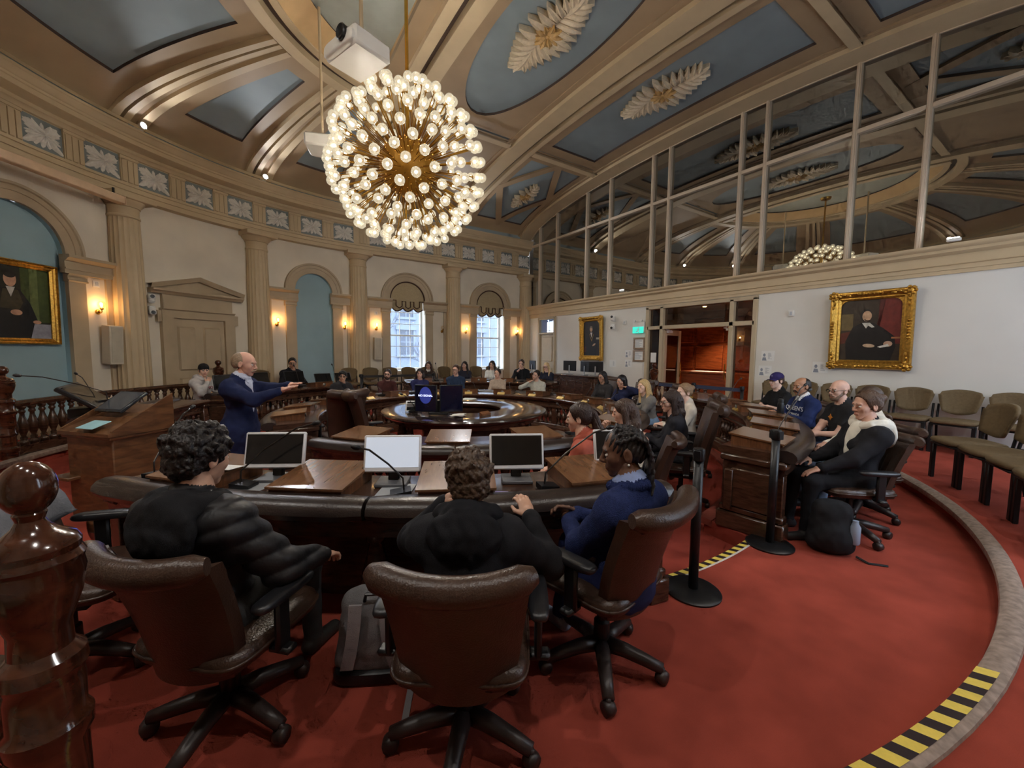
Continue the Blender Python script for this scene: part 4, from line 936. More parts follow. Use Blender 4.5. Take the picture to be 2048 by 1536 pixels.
BELTK = mat('black_belt', (30, 28, 30), .7); BELTB = mat('navy_belt', (48, 58, 84), .7)
s1 = stanchion(.65, -5.0, ZM, .2, 'black barrier post behind the back desks, left one'); s2 = stanchion(-1.31, -4.85, ZM, .2, 'black barrier post behind the back desks, right one')
add('belt', box(-1.96, 0, -.004, .004, .9, .96), BELTK, s1, rot=(0, 0, -.28)); 
s3 = stanchion(-4.75, 1.0, ZM, .0, 'slim barrier post by the doorway railing'); s4 = stanchion(-4.75, 2.0, ZM, .0, 'slim barrier post nearest the purple cap man')
add('belt', box(-.004, .004, 0, 1., .88, .95), BELTB, s3); add('belt', box(-.004, .004, -1.9, -1, .86, .93), BELTB, s4)
# ---- lectern and staff display
lc = empty('lectern', (4.24, .46, ZI), math.radians(222), 'oak lectern with sloped top and built-in screen at left', 'lectern'); lc.scale = (.96, .82, 1.05)   # audience side = +x
OAK = wood('lectern_oak', (86, 56, 34), (124, 84, 52), .4, 4, (1.5, 1.5, 7), .15)
add('body', join(cbox((0, 0, .44), (.5, .74, .88), .01), cbox((0, 0, .05), (.56, .8, .1), .012)), OAK, lc)
add('top_moulding', cbox((0, 0, .885), (.56, .8, .03), .008), OAK, lc)
sl = wedge(-.3, .27, .41, .0, .0); sl[0][:, 2] = [.9, .9, .9, .9, .93, 1.12, 1.12, .93]; add('sloped_top', sl, OAK, lc)
for s in (-1, 1):
    ck = wedge(-.27, .29, .012, 0, 0); ck[0][:, 2] = [.9, .9, .9, .9, .95, 1.24, 1.24, .95]; add('side_cheek', tr(ck, (0, s*.4, 0)), OAK, lc)
a_ = math.atan2(.19, .57)
sc_ = add('screen', cbox((0, 0, 0), (.3, .44, .03), .008), mat('dark_screen_grey', (52, 56, 62), .25), lc, loc=(.08, .08, 1.16), rot=(0, -a_-.25, 0)); add('screen_glass', box(-.13, .13, -.2, .2, .0155, .017), mat('screen_reflect', (70, 76, 84), .08), sc_)
add('shelf', cbox((-.2, .33, .5), (.3, .3, .03), .006), OAK, lc)
tag(add('paper_sheet', cbox((0, 0, .004), (.16, .22, .004), .001), mat('pale_blue_paper', (150, 196, 206), .7), None, loc=(4.37, .66, ZI+1.04), rot=(0, -.32, math.radians(222))), 'pale blue sheet lying on the lectern top', 'paper')
sd = empty('staff_display', polar(4.85, -9.5, ZM+.77), math.radians(-9.5+14), 'large black display tilted back on the staff desk at left', 'display')
pd = add('panel', cbox((0, 0, 0), (.05, .98, .56), .012), BLACK, sd, loc=(-.02, 0, .22), rot=(0, math.radians(52), 0)); add('screen_face', box(-.0265, -.0255, -.46, .46, -.25, .25), mat('black_gloss', (14, 14, 16), .08), pd)
add('stand', cbox((.08, 0, .06), (.2, .3, .12), .01), BLACK, sd)
# ================================================================ PEOPLE: bodies grown as one smooth surface from tapered limbs
def _n(v): v = np.array(v, float); return v/(np.linalg.norm(v)+1e-12)
def cap(p0, p1, r0, r1=None, lab=0, k=None, sub=False): return ('c', np.array(p0, float), np.array(p1, float), r0, r0 if r1 is None else r1, lab, k, sub)
def ell(c, r, lab=0, M=None, k=None, sub=False): return ('e', np.array(c, float), np.array(r, float)*np.ones(3), None if M is None else np.array(M, float), None, lab, k, sub)
def xf(prims, M, t):
    """rigidly move primitives (3x3 M, translation t)"""
    M = np.array(M, float); t = np.array(t, float); out = []
    for p in prims:
        if p[0] == 'c': out.append(('c', M@p[1]+t, M@p[2]+t)+p[3:])
        else: out.append(('e', M@p[1]+t, p[2], M if p[3] is None else M@p[3])+p[4:])
    return out
def surf(prims, h, k=.03, disp=None):
    lo = np.full(3, 1e9); hi = -lo
    for p in prims:
        if p[7]: continue
        if p[0] == 'c': a = np.minimum(p[1]-p[3], p[2]-p[4]); b = np.maximum(p[1]+p[3], p[2]+p[4])
        else: m = p[2].max(); a, b = p[1]-m, p[1]+m
        lo = np.minimum(lo, a); hi = np.maximum(hi, b)
    lo -= .03+2*h; hi += .03+2*h; ax = [np.arange(lo[i], hi[i], h) for i in range(3)]; shp = [len(a) for a in ax]
    D = np.full(shp, 1., np.float32); B = np.full(shp, 1., np.float32); L = np.zeros(shp, np.int16)
    for p in prims:
        kk = k if p[6] is None else p[6]
        if p[0] == 'c': a = np.minimum(p[1]-p[3], p[2]-p[4]); b = np.maximum(p[1]+p[3], p[2]+p[4])
        else: m = p[2].max(); a, b = p[1]-m, p[1]+m
        sl = []
        for i in range(3):
            i0 = max(0, int((a[i]-lo[i]-kk-.03)/h)); i1 = min(shp[i], int((b[i]-lo[i]+kk+.03)/h)+2); sl.append(slice(i0, max(i0, i1)))
        sl = tuple(sl); X, Y, Z = np.meshgrid(ax[0][sl[0]], ax[1][sl[1]], ax[2][sl[2]], indexing='ij', sparse=True)
        if X.size == 0 or Y.size == 0 or Z.size == 0: continue
        if p[0] == 'c':
            d = p[2]-p[1]; L2 = float(d@d)+1e-12; x, y, z = X-p[1][0], Y-p[1][1], Z-p[1][2]
            t = np.clip((x*d[0]+y*d[1]+z*d[2])/L2, 0, 1); dd = np.sqrt((x-t*d[0])**2+(y-t*d[1])**2+(z-t*d[2])**2)-(p[3]+(p[4]-p[3])*t)
        else:
            x, y, z = X-p[1][0], Y-p[1][1], Z-p[1][2]
            if p[3] is not None: M = p[3]; x, y, z = M[0, 0]*x+M[1, 0]*y+M[2, 0]*z, M[0, 1]*x+M[1, 1]*y+M[2, 1]*z, M[0, 2]*x+M[1, 2]*y+M[2, 2]*z
            r = p[2]; q = np.sqrt((x/r[0])**2+(y/r[1])**2+(z/r[2])**2); q2 = np.sqrt((x/r[0]**2)**2+(y/r[1]**2)**2+(z/r[2]**2)**2)+1e-9; dd = q*(q-1)/q2
        Ds = D[sl]
        if p[7]:
            hh = np.maximum(kk-np.abs(Ds+dd), 0)/kk; D[sl] = np.maximum(Ds, -dd)+hh*hh*kk/4; continue
        hh = np.maximum(kk-np.abs(Ds-dd), 0)/kk; D[sl] = np.minimum(Ds, dd)-hh*hh*kk/4
        Bs = B[sl]; m = dd < Bs; Bs[m] = np.broadcast_to(dd, Bs.shape)[m]; L[sl][m] = p[5]
    if disp is not None:
        X, Y, Z = np.meshgrid(*ax, indexing='ij', sparse=True); D = D+disp(X, Y, Z, L).astype(np.float32)
    S = D < 0
    n = [s-1 for s in shp]; cnt = np.zeros(n, np.int8)
    cor = [(i, j, q) for i in (0, 1) for j in (0, 1) for q in (0, 1)]
    for i, j, q in cor: cnt += S[i:i+n[0], j:j+n[1], q:q+n[2]]
    act = np.argwhere((cnt > 0) & (cnt < 8)); idx = np.full(n, -1, np.int32); idx[tuple(act.T)] = np.arange(len(act))
    acc = np.zeros((len(act), 3)); num = np.zeros(len(act))
    for a in cor:
        for c in range(3):
            if a[c]: continue
            b = list(a); b[c] = 1; da = D[tuple((act+a).T)]; db = D[tuple((act+b).T)]; m = (da < 0) != (db < 0)
            t = np.where(m, da/np.where(m, da-db, 1), 0); pt = np.tile(np.array(a, float), (len(act), 1)); pt[:, c] += t
            acc[m] += pt[m]; num[m] += 1
    V = lo+(act+acc/np.maximum(num, 1)[:, None])*h
    F = []
    for c in range(3):
        a, b = (c+1) % 3, (c+2) % 3; s0 = [slice(None)]*3; s1 = [slice(None)]*3; s0[c] = slice(0, -1); s1[c] = slice(1, None)
        E = np.argwhere(S[tuple(s0)] != S[tuple(s1)]); E = E[(E[:, a] > 0) & (E[:, b] > 0) & (E[:, a] < n[a]) & (E[:, b] < n[b])]
        ins = S[tuple(E.T)]; q = []
        for da, db in ((-1, -1), (0, -1), (0, 0), (-1, 0)):
            e = E.copy(); e[:, a] += da; e[:, b] += db; q.append(idx[tuple(e.T)])
        Q = np.stack(q, 1); Q[~ins] = Q[~ins][:, ::-1]; F.append(Q)
    F = np.vstack(F); lab = L[tuple((act[F[:, 0]]).T)]
    lab2 = L[tuple((act[F[:, 2]]+1).T)]; lab = np.where(lab == 0, lab2, lab) if False else lab
    return V, F, lab
def meshq(geo, mats, name):
    V, F, MI = geo; me = bpy.data.meshes.new(name); me.vertices.add(len(V)); me.vertices.foreach_set('co', np.asarray(V, np.float32).ravel())
    me.loops.add(F.size); me.loops.foreach_set('vertex_index', F.astype(np.int32).ravel()); me.polygons.add(len(F))
    me.polygons.foreach_set('loop_start', np.arange(0, F.size, 4, dtype=np.int32))
    for m in mats: me.materials.append(m)
    me.polygons.foreach_set('material_index', np.asarray(MI, np.int32)); me.polygons.foreach_set('use_smooth', np.ones(len(F), bool))
    me.update(calc_edges=True); me.validate(); return me
def joinq(*gs):
    n = 0; V, F, MI = [], [], []
    for v, f, m in gs: V.append(v); F.append(f+n); MI.append(m); n += len(v)
    return np.vstack(V), np.vstack(F), np.concatenate(MI)
def wob(X, Y, Z, f, ph=0.): return (np.sin(f*X+1.3*np.sin(f*.7*Y+ph))+np.sin(f*1.1*Y+1.7*np.sin(f*.6*Z+ph))+np.sin(f*.9*Z+1.5*np.sin(f*.8*X+ph)))/3
# labels: 0 skin 1 lips 2 eye white 3 iris 4 brow 5 top 6 trousers 7 shoe 8 collar 9 detail
def head_prims(fem=False, beard=None, big=0.):
    j = .9 if fem else 1.
    P = [ell((-.012, 0, .032), (.098, .076, .09)), ell((.028, 0, -.05), (.064, .056*j, .06)), ell((.066, 0, -.096), (.021, .024*j, .019)), cap((.08, -.03, .024), (.08, .03, .024), .013),
         cap((.087, 0, .016), (.109, 0, -.024), .008, .0115, k=.012), cap((.098, -.012, -.03), (.098, .012, -.03), .008, k=.01)]
    for s in (-1, 1):
        P += [ell((.05, s*.042, -.018), (.034, .022, .03)), ell((-.012, s*.079, -.004), (.02, .0085, .033), 0, k=.01), ell((-.006, s*.087, -.002), (.009, .006, .018), 0, k=.006, sub=True),
              ell((.098, s*.032, .004), (.013, .017, .0095), k=.012, sub=True), ell((.0765, s*.032, .002), (.0135, .0135, .0075), 2, k=.002), ell((.086, s*.032, .002), (.0055+big*.5, .0065+big, .0065+big*.5), 3, k=.001),
              cap((.093, s*.015, .0275), (.081, s*.05, .0265), .0042+big, .0034+big, 4, k=.004)]
    P += [cap((.089, -.017, -.062), (.089, .017, -.062), .0055, None, 1, k=.008), cap((.088, -.014, -.07), (.088, .014, -.07), .006, None, 1, k=.008)]
    if beard in ('mustache', 'full'): P += [cap((.104, -.012, -.05), (.088, -.036, -.062), .009, .006, 4, k=.006), cap((.104, .012, -.05), (.088, .036, -.062), .009, .006, 4, k=.006)]
    if beard == 'full': P += [ell((.066, 0, -.098), (.026, .03, .022), 4), cap((.05, -.045, -.075), (.0, -.066, -.03), .014, .01, 4), cap((.05, .045, -.075), (.0, .066, -.03), .014, .01, 4), cap((.06, -.03, -.09), (.06, .03, -.09), .02, None, 4)]
    return P
def hand_prims(curl=.6, spread=.0, thumb=.5):
    P = [ell((.045, 0, 0), (.05, .039, .015)), cap((-.02, 0, 0), (.02, 0, 0), .026, .028)]
    for i, (y, ln) in enumerate(((-.028, .058), (-.0095, .072), (.0095, .077), (.028, .07))):
        p = np.array([.084-.012*abs(y)/.03, y, 0]); a = curl*(.55+.1*i)*.6; d = np.array([math.cos(a), (y*6)*(.12+spread), -math.sin(a)]); r = .0092
        for s_, f in enumerate((.46, .31, .23)):
            q = p+_n(d)*ln*f; P.append(cap(p, q, r, r*.93, 0, k=.006)); p = q; r *= .93; a += curl*.75; d = np.array([math.cos(a), d[1], -math.sin(a)])
    p = np.array([.015, .03, -.006]); d = _n((.7, .75*thumb+.2, -.35)); q = p+d*.042; P.append(cap(p, q, .0135, .0105, 0, k=.012)); d2 = _n((1, .1, -.3)); P.append(cap(q, q+d2*.034, .0105, .0085, 0, k=.006))
    return P
def basis(fwd, up):
    f = _n(fwd); s = _n(np.cross(up, f)); u = np.cross(f, s); return np.stack([f, s, u], 1)
def elbow(S, T, a, b, hint):
    d = T-S; L_ = np.linalg.norm(d); L_ = min(L_, (a+b)*.995); u = _n(d); x = (a*a-b*b+L_*L_)/(2*L_); h = math.sqrt(max(1e-6, a*a-x*x)); hint = np.array(hint, float); p = hint-u*(hint@u); return S+u*x+_n(p)*h
SK = {}
def skinmat(c): return mat('skin_%d_%d_%d' % c, c, .5, var=.05, scale=30, bump=.04, bscale=200)
def cloth(c, nm='cloth', rough=.85, bump=.25, bscale=350, var=.12): return mat('%s_%d_%d_%d' % ((nm,)+c), c, rough, var=var, scale=18, bump=bump, bscale=bscale, spec=.2)
def hairmat(c): return mat('hair_%d_%d_%d' % c, c, .42, var=.25, scale=60, bump=.3, bscale=160, spec=.45)
FACE = lambda z=-.035, y=.07, x=.115, r=.07: ell((x, 0, z+.025), (r, y, .1), sub=True, k=.02)
def hair_prims(st):
    """returns primitives and displacement of one hair style in the head frame"""
    crown = ell((-.02, 0, .04), (.107, .087, .097)); P = [crown]; disp = None
    strand = lambda a: (lambda X, Y, Z, L: a*np.sin(70*np.arctan2(Y+0*Z, X+.02)+9*Z)+a*.6*wob(X, Y, Z, 55))
    if st == 'short': P += [ell((-.055, 0, .0), (.065, .079, .07)), FACE(-.04, .1, .1, .07), ell((.02, 0, -.1), (.1, .1, .075), sub=True, k=.02)]; disp = lambda X, Y, Z, L: .004*wob(X, Y, Z, 90)
    elif st == 'fringe': P += [ell((-.055, 0, .0), (.068, .082, .075)), cap((.06, -.04, .085), (.085, .03, .06), .026, .02), FACE(-.05, .085, .12, .06), ell((.02, 0, -.1), (.1, .1, .07), sub=True, k=.02)]; disp = strand(.003)
    elif st in ('curly', 'shaggy'):
        r2 = random.Random(5); P += [ell((-.03, 0, .045), (.116, .1, .1)), ell((-.07, 0, -.015), (.06, .085, .075))]
        for i in range(90):
            a, e = r2.uniform(0, 2*PI), r2.uniform(-.1, 1.2); q = np.array([math.cos(a)*math.cos(e)*.112-.025, math.sin(a)*math.cos(e)*.094, math.sin(e)*.1+.04])
            if q[0] > .06 and q[2] < .05: continue
            P.append(ell(q, r2.uniform(.012, .024), k=.006))
        P += [FACE(-.05, .085, .115, .062), ell((.03, 0, -.11), (.1, .12, .07), sub=True, k=.02)]; disp = lambda X, Y, Z, L: .006*wob(X, Y, Z, 170)+.004*wob(X, Y, Z, 80, 2)+.003*wob(X, Y, Z, 300, 1)
    elif st == 'bald': P = [cap((-.05, -.078, .0), (-.1, 0, -.01), .016), cap((-.05, .078, .0), (-.1, 0, -.01), .016)]; disp = None
    elif st == 'receding': P = [ell((-.035, 0, .028), (.094, .084, .09)), ell((-.055, 0, .0), (.062, .08, .066)), FACE(.03, .1, .09, .1), ell((.03, 0, .1), (.075, .06, .06), sub=True, k=.02), ell((.02, 0, -.1), (.1, .1, .075), sub=True, k=.02)]
    elif st == 'swept': P += [ell((-.05, 0, .0), (.07, .083, .075)), cap((.04, 0, .105), (-.06, 0, .1), .03), FACE(-.03, .1, .095, .07), ell((.02, 0, -.1), (.1, .1, .07), sub=True, k=.02)]; disp = strand(.002)
    elif st in ('long', 'longwave'):
        for s in (-1, 1): P += [cap((-.01, s*.078, .03), (-.015, s*.088, -.12), .03, .034), cap((-.015, s*.088, -.12), (.01, s*.085, -.27), .034, .022)]
        P += [cap((-.08, 0, .0), (-.085, 0, -.13), .07, .07), cap((-.085, -.03, -.13), (-.085, -.03, -.27), .065, .04), cap((-.085, .03, -.13), (-.085, .03, -.27), .065, .04), FACE(-.05, .077, .115, .09), ell((.03, 0, -.16), (.08, .075, .11), sub=True, k=.02)]; disp = strand(.004)
    elif st == 'bob':
        for s in (-1, 1): P += [cap((-.01, s*.08, .03), (-.0, s*.095, -.09), .034, .036)]
        P += [cap((-.075, 0, .0), (-.07, 0, -.09), .075, .075), FACE(-.05, .068, .12, .075), ell((.03, 0, -.16), (.07, .07, .08), sub=True, k=.02)]; disp = strand(.004)
    elif st == 'ponytail':
        P += [ell((-.05, 0, .01), (.07, .08, .07)), ell((-.115, 0, .035), (.026, .026, .026)), cap((-.125, 0, .03), (-.155, 0, -.1), .03, .042), cap((-.155, 0, -.1), (-.14, 0, -.24), .042, .018), FACE(-.04, .1, .095, .075), ell((.03, 0, -.1), (.1, .1, .075), sub=True, k=.02)]; disp = strand(.003)
    elif st == 'bun':
        P += [ell((-.05, 0, .005), (.07, .08, .07)), ell((-.12, .01, .06), (.036, .04, .034)), ell((-.14, -.012, .05), (.024, .026, .024)), FACE(-.03, .1, .095, .07), ell((.03, 0, -.1), (.1, .1, .072), sub=True, k=.02)]; disp = strand(.003)
    elif st == 'braids':
        P = [ell((-.018, 0, .036), (.1, .079, .091)), ell((-.05, 0, .005), (.066, .079, .07))]
        for i in range(9):
            y0 = -.066+.0165*i; tw = y0*.9
            pts = [(.05-.25*abs(y0), y0*.8, .085-.35*abs(y0)), (.01, y0*1.08, .132-2.6*y0*y0*6), (-.06, y0*1.15, .11-7*y0*y0), (-.105, y0*1.1, .05), (-.118, y0*1.05, -.02), (-.112, y0*1.1, -.075), (-.1, y0*1.2, -.1-.03*((i*7) % 3))]
            for a, b in zip(pts, pts[1:]): P.append(cap(a, b, .0105, .0105, k=.003))
            P.append(cap(pts[-1], np.array(pts[-1])+np.array([.01, .004*(i-4), -.03]), .0095, .006, k=.003))
        P += [FACE(-.065, .085, .115, .078), ell((.03, 0, -.1), (.1, .1, .075), sub=True, k=.02)]; disp = lambda X, Y, Z, L: .0022*np.sin(260*X+150*Z)+.0012*wob(X, Y, Z, 240)
    return P, disp
def Rm(yaw, nod, roll=0.): return np.array(Matrix.Rotation(math.radians(yaw), 3, 'Z') @ Matrix.Rotation(math.radians(nod), 3, 'Y') @ Matrix.Rotation(math.radians(roll), 3, 'X'))
def person(label, loc, heading, seat=.43, lean=4., yaw=0., nod=5., roll=0., top=(60, 60, 70), pants=(40, 42, 50), skin=(208, 164, 140), hair=('short', (50, 36, 28)), fem=False, bulk=0., sleeves='long',
           hands=((.36, .14, .6), (.36, -.14, .6)), curl=(.7, .7), palm=((0, 0, -1), (0, 0, -1)), beard=None, collar=None, extras=(), res=1., knees=None, feet=None, shoes=(34, 32, 34), stand=False, quilt=False, size=1., detail=None, nape=0., topmat=None, side=0., coat=False):
    q = empty('person', loc, math.radians(heading), label, 'person', 'people in the chamber'); q.scale = (size, size, size)
    B = bulk; l = math.radians(lean); pel = np.array([-.02, 0, seat+.09]) if not stand else np.array([0, 0, .93])
    up = np.array([math.sin(l), math.sin(math.radians(side)), math.cos(l)]); fw = np.array([math.cos(l), 0, -math.sin(l)])
    def T(a, x=0., y=0.): return pel+up*a+fw*x+np.array([0, y, 0])
    neck = T(.5, .0); shw = .168 if not fem else .148
    P = [ell(T(.0), (.125+B, .165+B, .11+B), 6), *([ell(T(-.04), (.15+B, .185+B, .2), 5), ell(T(-.14), (.155, .185, .1), 5)] if coat else []), ell(T(.13, .01), (.105+B, .14+B, .13), 5), ell(T(.29, .0), (.108+B, .158+B, .16), 5), ell(T(.37, -.01), (.09+B, .165+B, .1), 5), cap(T(.415, -.015, -shw+.02), T(.415, -.015, shw-.02), .058+B*.8, None, 5), cap(T(.49, -.02), T(.425, -.015, shw-.03), .05+B*.5, .05+B*.7, 5), cap(T(.49, -.02), T(.425, -.015, -shw+.03), .05+B*.5, .05+B*.7, 5), cap(T(.43, -.02, 0), T(.51, -.015, 0), .075+B*.5, .058, 5),
         cap(T(.48, -.005), T(.58, .025), .054, .052, 0)]
    if fem: P += [ell(T(.3, .085, -.06), (.05, .055, .055), 5), ell(T(.3, .085, .06), (.05, .055, .055), 5)]
    if collar:
        rg = [T(.528-.022*math.cos(t), .014+.06*math.cos(t), .06*math.sin(t)) for t in np.linspace(0, 2*PI, 11)]; P += [cap(a, b, .0155, None, 8, k=.006) for a, b in zip(rg, rg[1:])]+[cap(T(.5, .07, s*.025), T(.465, .09, s*.035), .014, .011, 8, k=.006) for s in (-1, 1)]
    hnd = []
    for i, s in enumerate((1, -1)):
        S_ = T(.4, -.01, s*shw); H_ = np.array(hands[i], float); E_ = elbow(S_, H_, .285, .255, (-.35, s*.75, -.9))
        long = sleeves == 'long'
        P += [cap(S_, E_, .058+B*.9, .046+B*.8, 5), ell(S_, (.06+B*.8,)*3, 5)]
        mid = E_+(H_-E_)*.93
        P += [cap(E_, mid, .044+B*.8 if long else .04, .032+B*.55 if long else .027, 5 if long else 0)]
        if not long:
            m2 = S_+(E_-S_)*.55; P[-1] = cap(E_, mid, .04, .027, 0); P[-3] = cap(S_, m2, .062, .06, 5); P.append(cap(m2, E_, .046, .041, 0, k=.008))
        P.append(cap(mid, H_, .027, .025, 0, k=.01)); hnd.append((H_, _n(H_-E_), palm[i], curl[i], s))
        K_ = np.array(knees[i]) if knees else np.array([.42, s*.13, seat+.075]) if not stand else np.array([.02, s*.1, .5])
        A_ = np.array(feet[i]) if feet else np.array([.44, s*.13, .085]) if not stand else np.array([0, s*.11, .085])
        hip = T(-.01, .0, s*.088) if not stand else np.array([0, s*.09, .9])
        P += [cap(hip, K_, .092, .064, 6), cap(K_, A_, .062, .045, 6), cap(A_+np.array([-.03, 0, -.045]), A_+np.array([.15, s*.02, -.055]), .042, .035, 7, k=.015), cap(A_+np.array([0, 0, .0]), A_+np.array([0, 0, -.03]), .043, .045, 7, k=.01)]
    if quilt:
        ph = .0
        def disp(X, Y, Z, L):
            m = (L == 5); sh = .0; return np.where(m, -.013*np.abs(np.sin(PI*(Z-.35*np.abs(Y)+.12*X)/.085))+.007+.004*wob(X, Y, Z, 60), .002*wob(X, Y, Z, 50))
    else:
        def disp(X, Y, Z, L): return np.where((L == 5) | (L == 6), .006*wob(X, Y, Z, 32, 1.)+.0035*wob(X, Y, Z, 75, 2.), 0)
    h = .013*res; g = surf(P, h, .045, disp)
    hM = Rm(yaw, nod, roll); hc = T(.5)+fw*(.045+nape)+np.array([0, 0, .148-abs(nape)*.2])
    gh = surf(xf(head_prims(fem, beard, .0 if res < .75 else (.0015 if res < 1.1 else .003)), hM, hc), .0062*res, .02)
    gs = [g, gh]
    for H_, d, pn, cu, s in hnd:
        M = basis(d, -np.array(pn, float)); M = M@np.diag([1, s*-1., 1]) if s > 0 else M
        pr = hand_prims(cu); pr = [(p[0], p[1]*np.array([1, -s, 1]), p[2]*np.array([1, -s, 1]) if p[0] == 'c' else p[2])+p[3:] for p in pr]
        gs.append(surf(xf(pr, basis(d, -np.array(pn, float)), H_), .0058*res, .008))
    hc_ = hair[1]
    mats = [skinmat(skin), mat('lips_%d' % skin[0], (int(skin[0]*.9), int(skin[1]*.78), int(skin[2]*.76)), .45), mat('eye_white', (214, 208, 200), .3), mat('iris', (40, 28, 22), .2), hairmat(hc_), topmat or cloth(top), cloth(pants, 'trousers'), mat('shoe_%d_%d_%d' % shoes, shoes, .6), cloth(collar or top, 'collar'), cloth(detail or top, 'detail')]
    link('body', meshq(joinq(*gs), mats, 'body'), q)
    if hair[0]:
        hp, hd = hair_prims(hair[0]); gx = surf(hp, .0058*res, .016, hd); gx = (gx[0]@hM.T+hc, gx[1], np.zeros(len(gx[1]), int)); link('hair', meshq(gx, [hairmat(hc_)], 'hair'), q)
    hf = empty('head_frame'); hf.matrix_world = Matrix.Translation(hc.tolist()) @ Matrix(hM.tolist()).to_4x4(); Mh = hf.matrix_world.copy(); bpy.data.objects.remove(hf)
    def onhead(nm, geo, m): 
        V = np.asarray(geo[0])@hM.T+hc; return add(nm, (V,)+tuple(geo[1:]), m, q, smooth=True)
    for e in extras:
        k = e[0]
        if k == 'glasses':
            r_ = e[1] if len(e) > 1 else .0024; gl = []
            for s in (-1, 1):
                gl.append(tube([(.108-.004*abs(math.cos(t)), s*.034+.024*math.cos(t), .002+.018*math.sin(t)) for t in np.linspace(0, 2*PI, 17)], r_, 5, False)); gl.append(tube([(.106, s*.058, .006), (.06, s*.077, .008), (-.01, s*.083, .006)], r_, 5))
            gl.append(tube([(.108, -.011, .004), (.112, 0, .008), (.108, .011, .004)], r_, 5)); onhead('glasses', join(*gl), BLACK)
        elif k in ('cap', 'cap_back'):
            s = 1 if k == 'cap' else -1; c_ = cloth(e[1], 'cap')
            gp = surf([ell((-.014, 0, .052), (.108, .088, .086)), ell((-.012, 0, -.045), (.14, .12, .085), sub=True, k=.006)]+([] if s > 0 else []), .006*res, .01); onhead('cap_crown', (gp[0], gp[1].tolist()), c_)
            br = [[(s*(.07+.085*v*(1-.35*u*u))-.012, u*.075, .047-.022*u*u-(.012*v)) for u in np.linspace(-1, 1, 9)] for v in np.linspace(0, 1, 6)]; br = np.array(br); b2 = br.copy(); b2[..., 2] -= .006; onhead('cap_brim', shell(br, b2), c_)
            if len(e) > 2: onhead('cap_badge', ball((.09, 0, .085), (.006, .018, .018), 10, 6), cloth(e[2], 'cap'))
        elif k == 'hood':
            c_ = cloth(e[1], 'hood'); w_ = e[2] if len(e) > 2 else 1.
            rg = [T(.49-.03*math.cos(t), -.012+.082*math.cos(t), .1*math.sin(t)) for t in np.linspace(.5, 2*PI-.5, 13)]; gp = surf([cap(a, b, .03*w_, None, 0) for a, b in zip(rg, rg[1:])]+[ell(T(.43, -.1-B), (.045*w_, .125*w_, .085*w_)), ell(T(.385, -.115-B), (.035*w_, .085*w_, .06*w_))], .008*res, .04, lambda X, Y, Z, L: .009*wob(X, Y, Z, 38, .6)+.004*wob(X, Y, Z, 95)); add('hood', (gp[0], gp[1].tolist()), c_, q, smooth=True)
        elif k == 'sweater_collar':
            rg = [T(.497-.022*math.cos(t), .006+.082*math.cos(t), .085*math.sin(t)) for t in np.linspace(0, 2*PI, 15)]; gp = surf([cap(a, b, .024, None, 0, k=.01) for a, b in zip(rg, rg[1:])], .007*res, .01, lambda X, Y, Z, L: .003*np.sin(90*np.arctan2(Y, X))); add('ribbed_collar', (gp[0], gp[1].tolist()), topmat or cloth(e[1]), q, smooth=True)
        elif k == 'earring': onhead('earring', ball((-.008, e[1]*.088, -.043), .006, 8, 6), mat('pearl', (230, 226, 218), .2))
        elif k == 'open_jacket':       # panel of a lighter inner garment showing at the front
            c_ = cloth(e[1], 'inner'); gp = surf([ell(T(.27, .042), (.076+B, .06+e[2], .24)), ell(T(.44, .03), (.055+B, .06, .07))], .01*res, .03); add('shirt_front', (gp[0], gp[1].tolist()), c_, q, smooth=True)
        elif k == 'print':             # lettering printed on the chest
            for txt, z_, sz, col in e[1]:
                o = text('chest_lettering', txt, sz, cloth(col, 'print'), q, .0015); o.location = T(z_, .118+B); o.rotation_euler = (PI/2-l*.3, 0, PI/2)
    return q
# ================================================================ THE PEOPLE IN THE PHOTO
SPK = (3.2, .85)
def ps(label, R, th, z, turn=0., look=True, limit=65, **k):
    x, y, _ = polar(R, th); hd = th+180+turn
    if look and 'yaw' not in k:
        a = math.degrees(math.atan2(SPK[1]-y, SPK[0]-x))-hd; a = (a+180) % 360-180; k['yaw'] = max(-limit, min(limit, a))*.85
    return person(label, (x, y, z), hd, **k)
DK = (40, 30, 26)
PUFF = mat('black_puffer_nylon', (34, 33, 36), .5, var=.15, scale=14, bump=.15, bscale=60, spec=.4)
KNIT = mat('navy_knit_wool', (40, 50, 92), .9, var=.18, scale=60, bump=.6, bscale=260, spec=.15)
ps('person in a black puffer jacket with dark curly hair, back to the camera at left', 5.3, 51.2, ZM, -6, seat=.43, lean=-5, yaw=-4, nod=12, top=(30, 30, 33), topmat=PUFF, pants=(64, 66, 68), hair=('curly', (30, 25, 25)), bulk=.036, quilt=True, res=.52, extras=(('hood', (34, 34, 37), 1.25),), hands=((.34, .16, .6), (.3, -.3, .62)), shoes=(50, 48, 46))
ps('person in a black hooded jacket with brown curly hair, chin on hand, at bottom centre', 5.42, 62.9, ZM, -6, seat=.35, lean=20, yaw=6, nod=14, roll=-6, top=(34, 34, 38), pants=(50, 50, 54), hair=('shaggy', (76, 58, 44)), bulk=.024, res=.52, extras=(('hood', (30, 30, 34), 1.25),), hands=((.33, .12, .9), (.42, -.28, .8)), curl=(.5, .6), palm=((-.2, -1, .2), (0, 0, -1)))
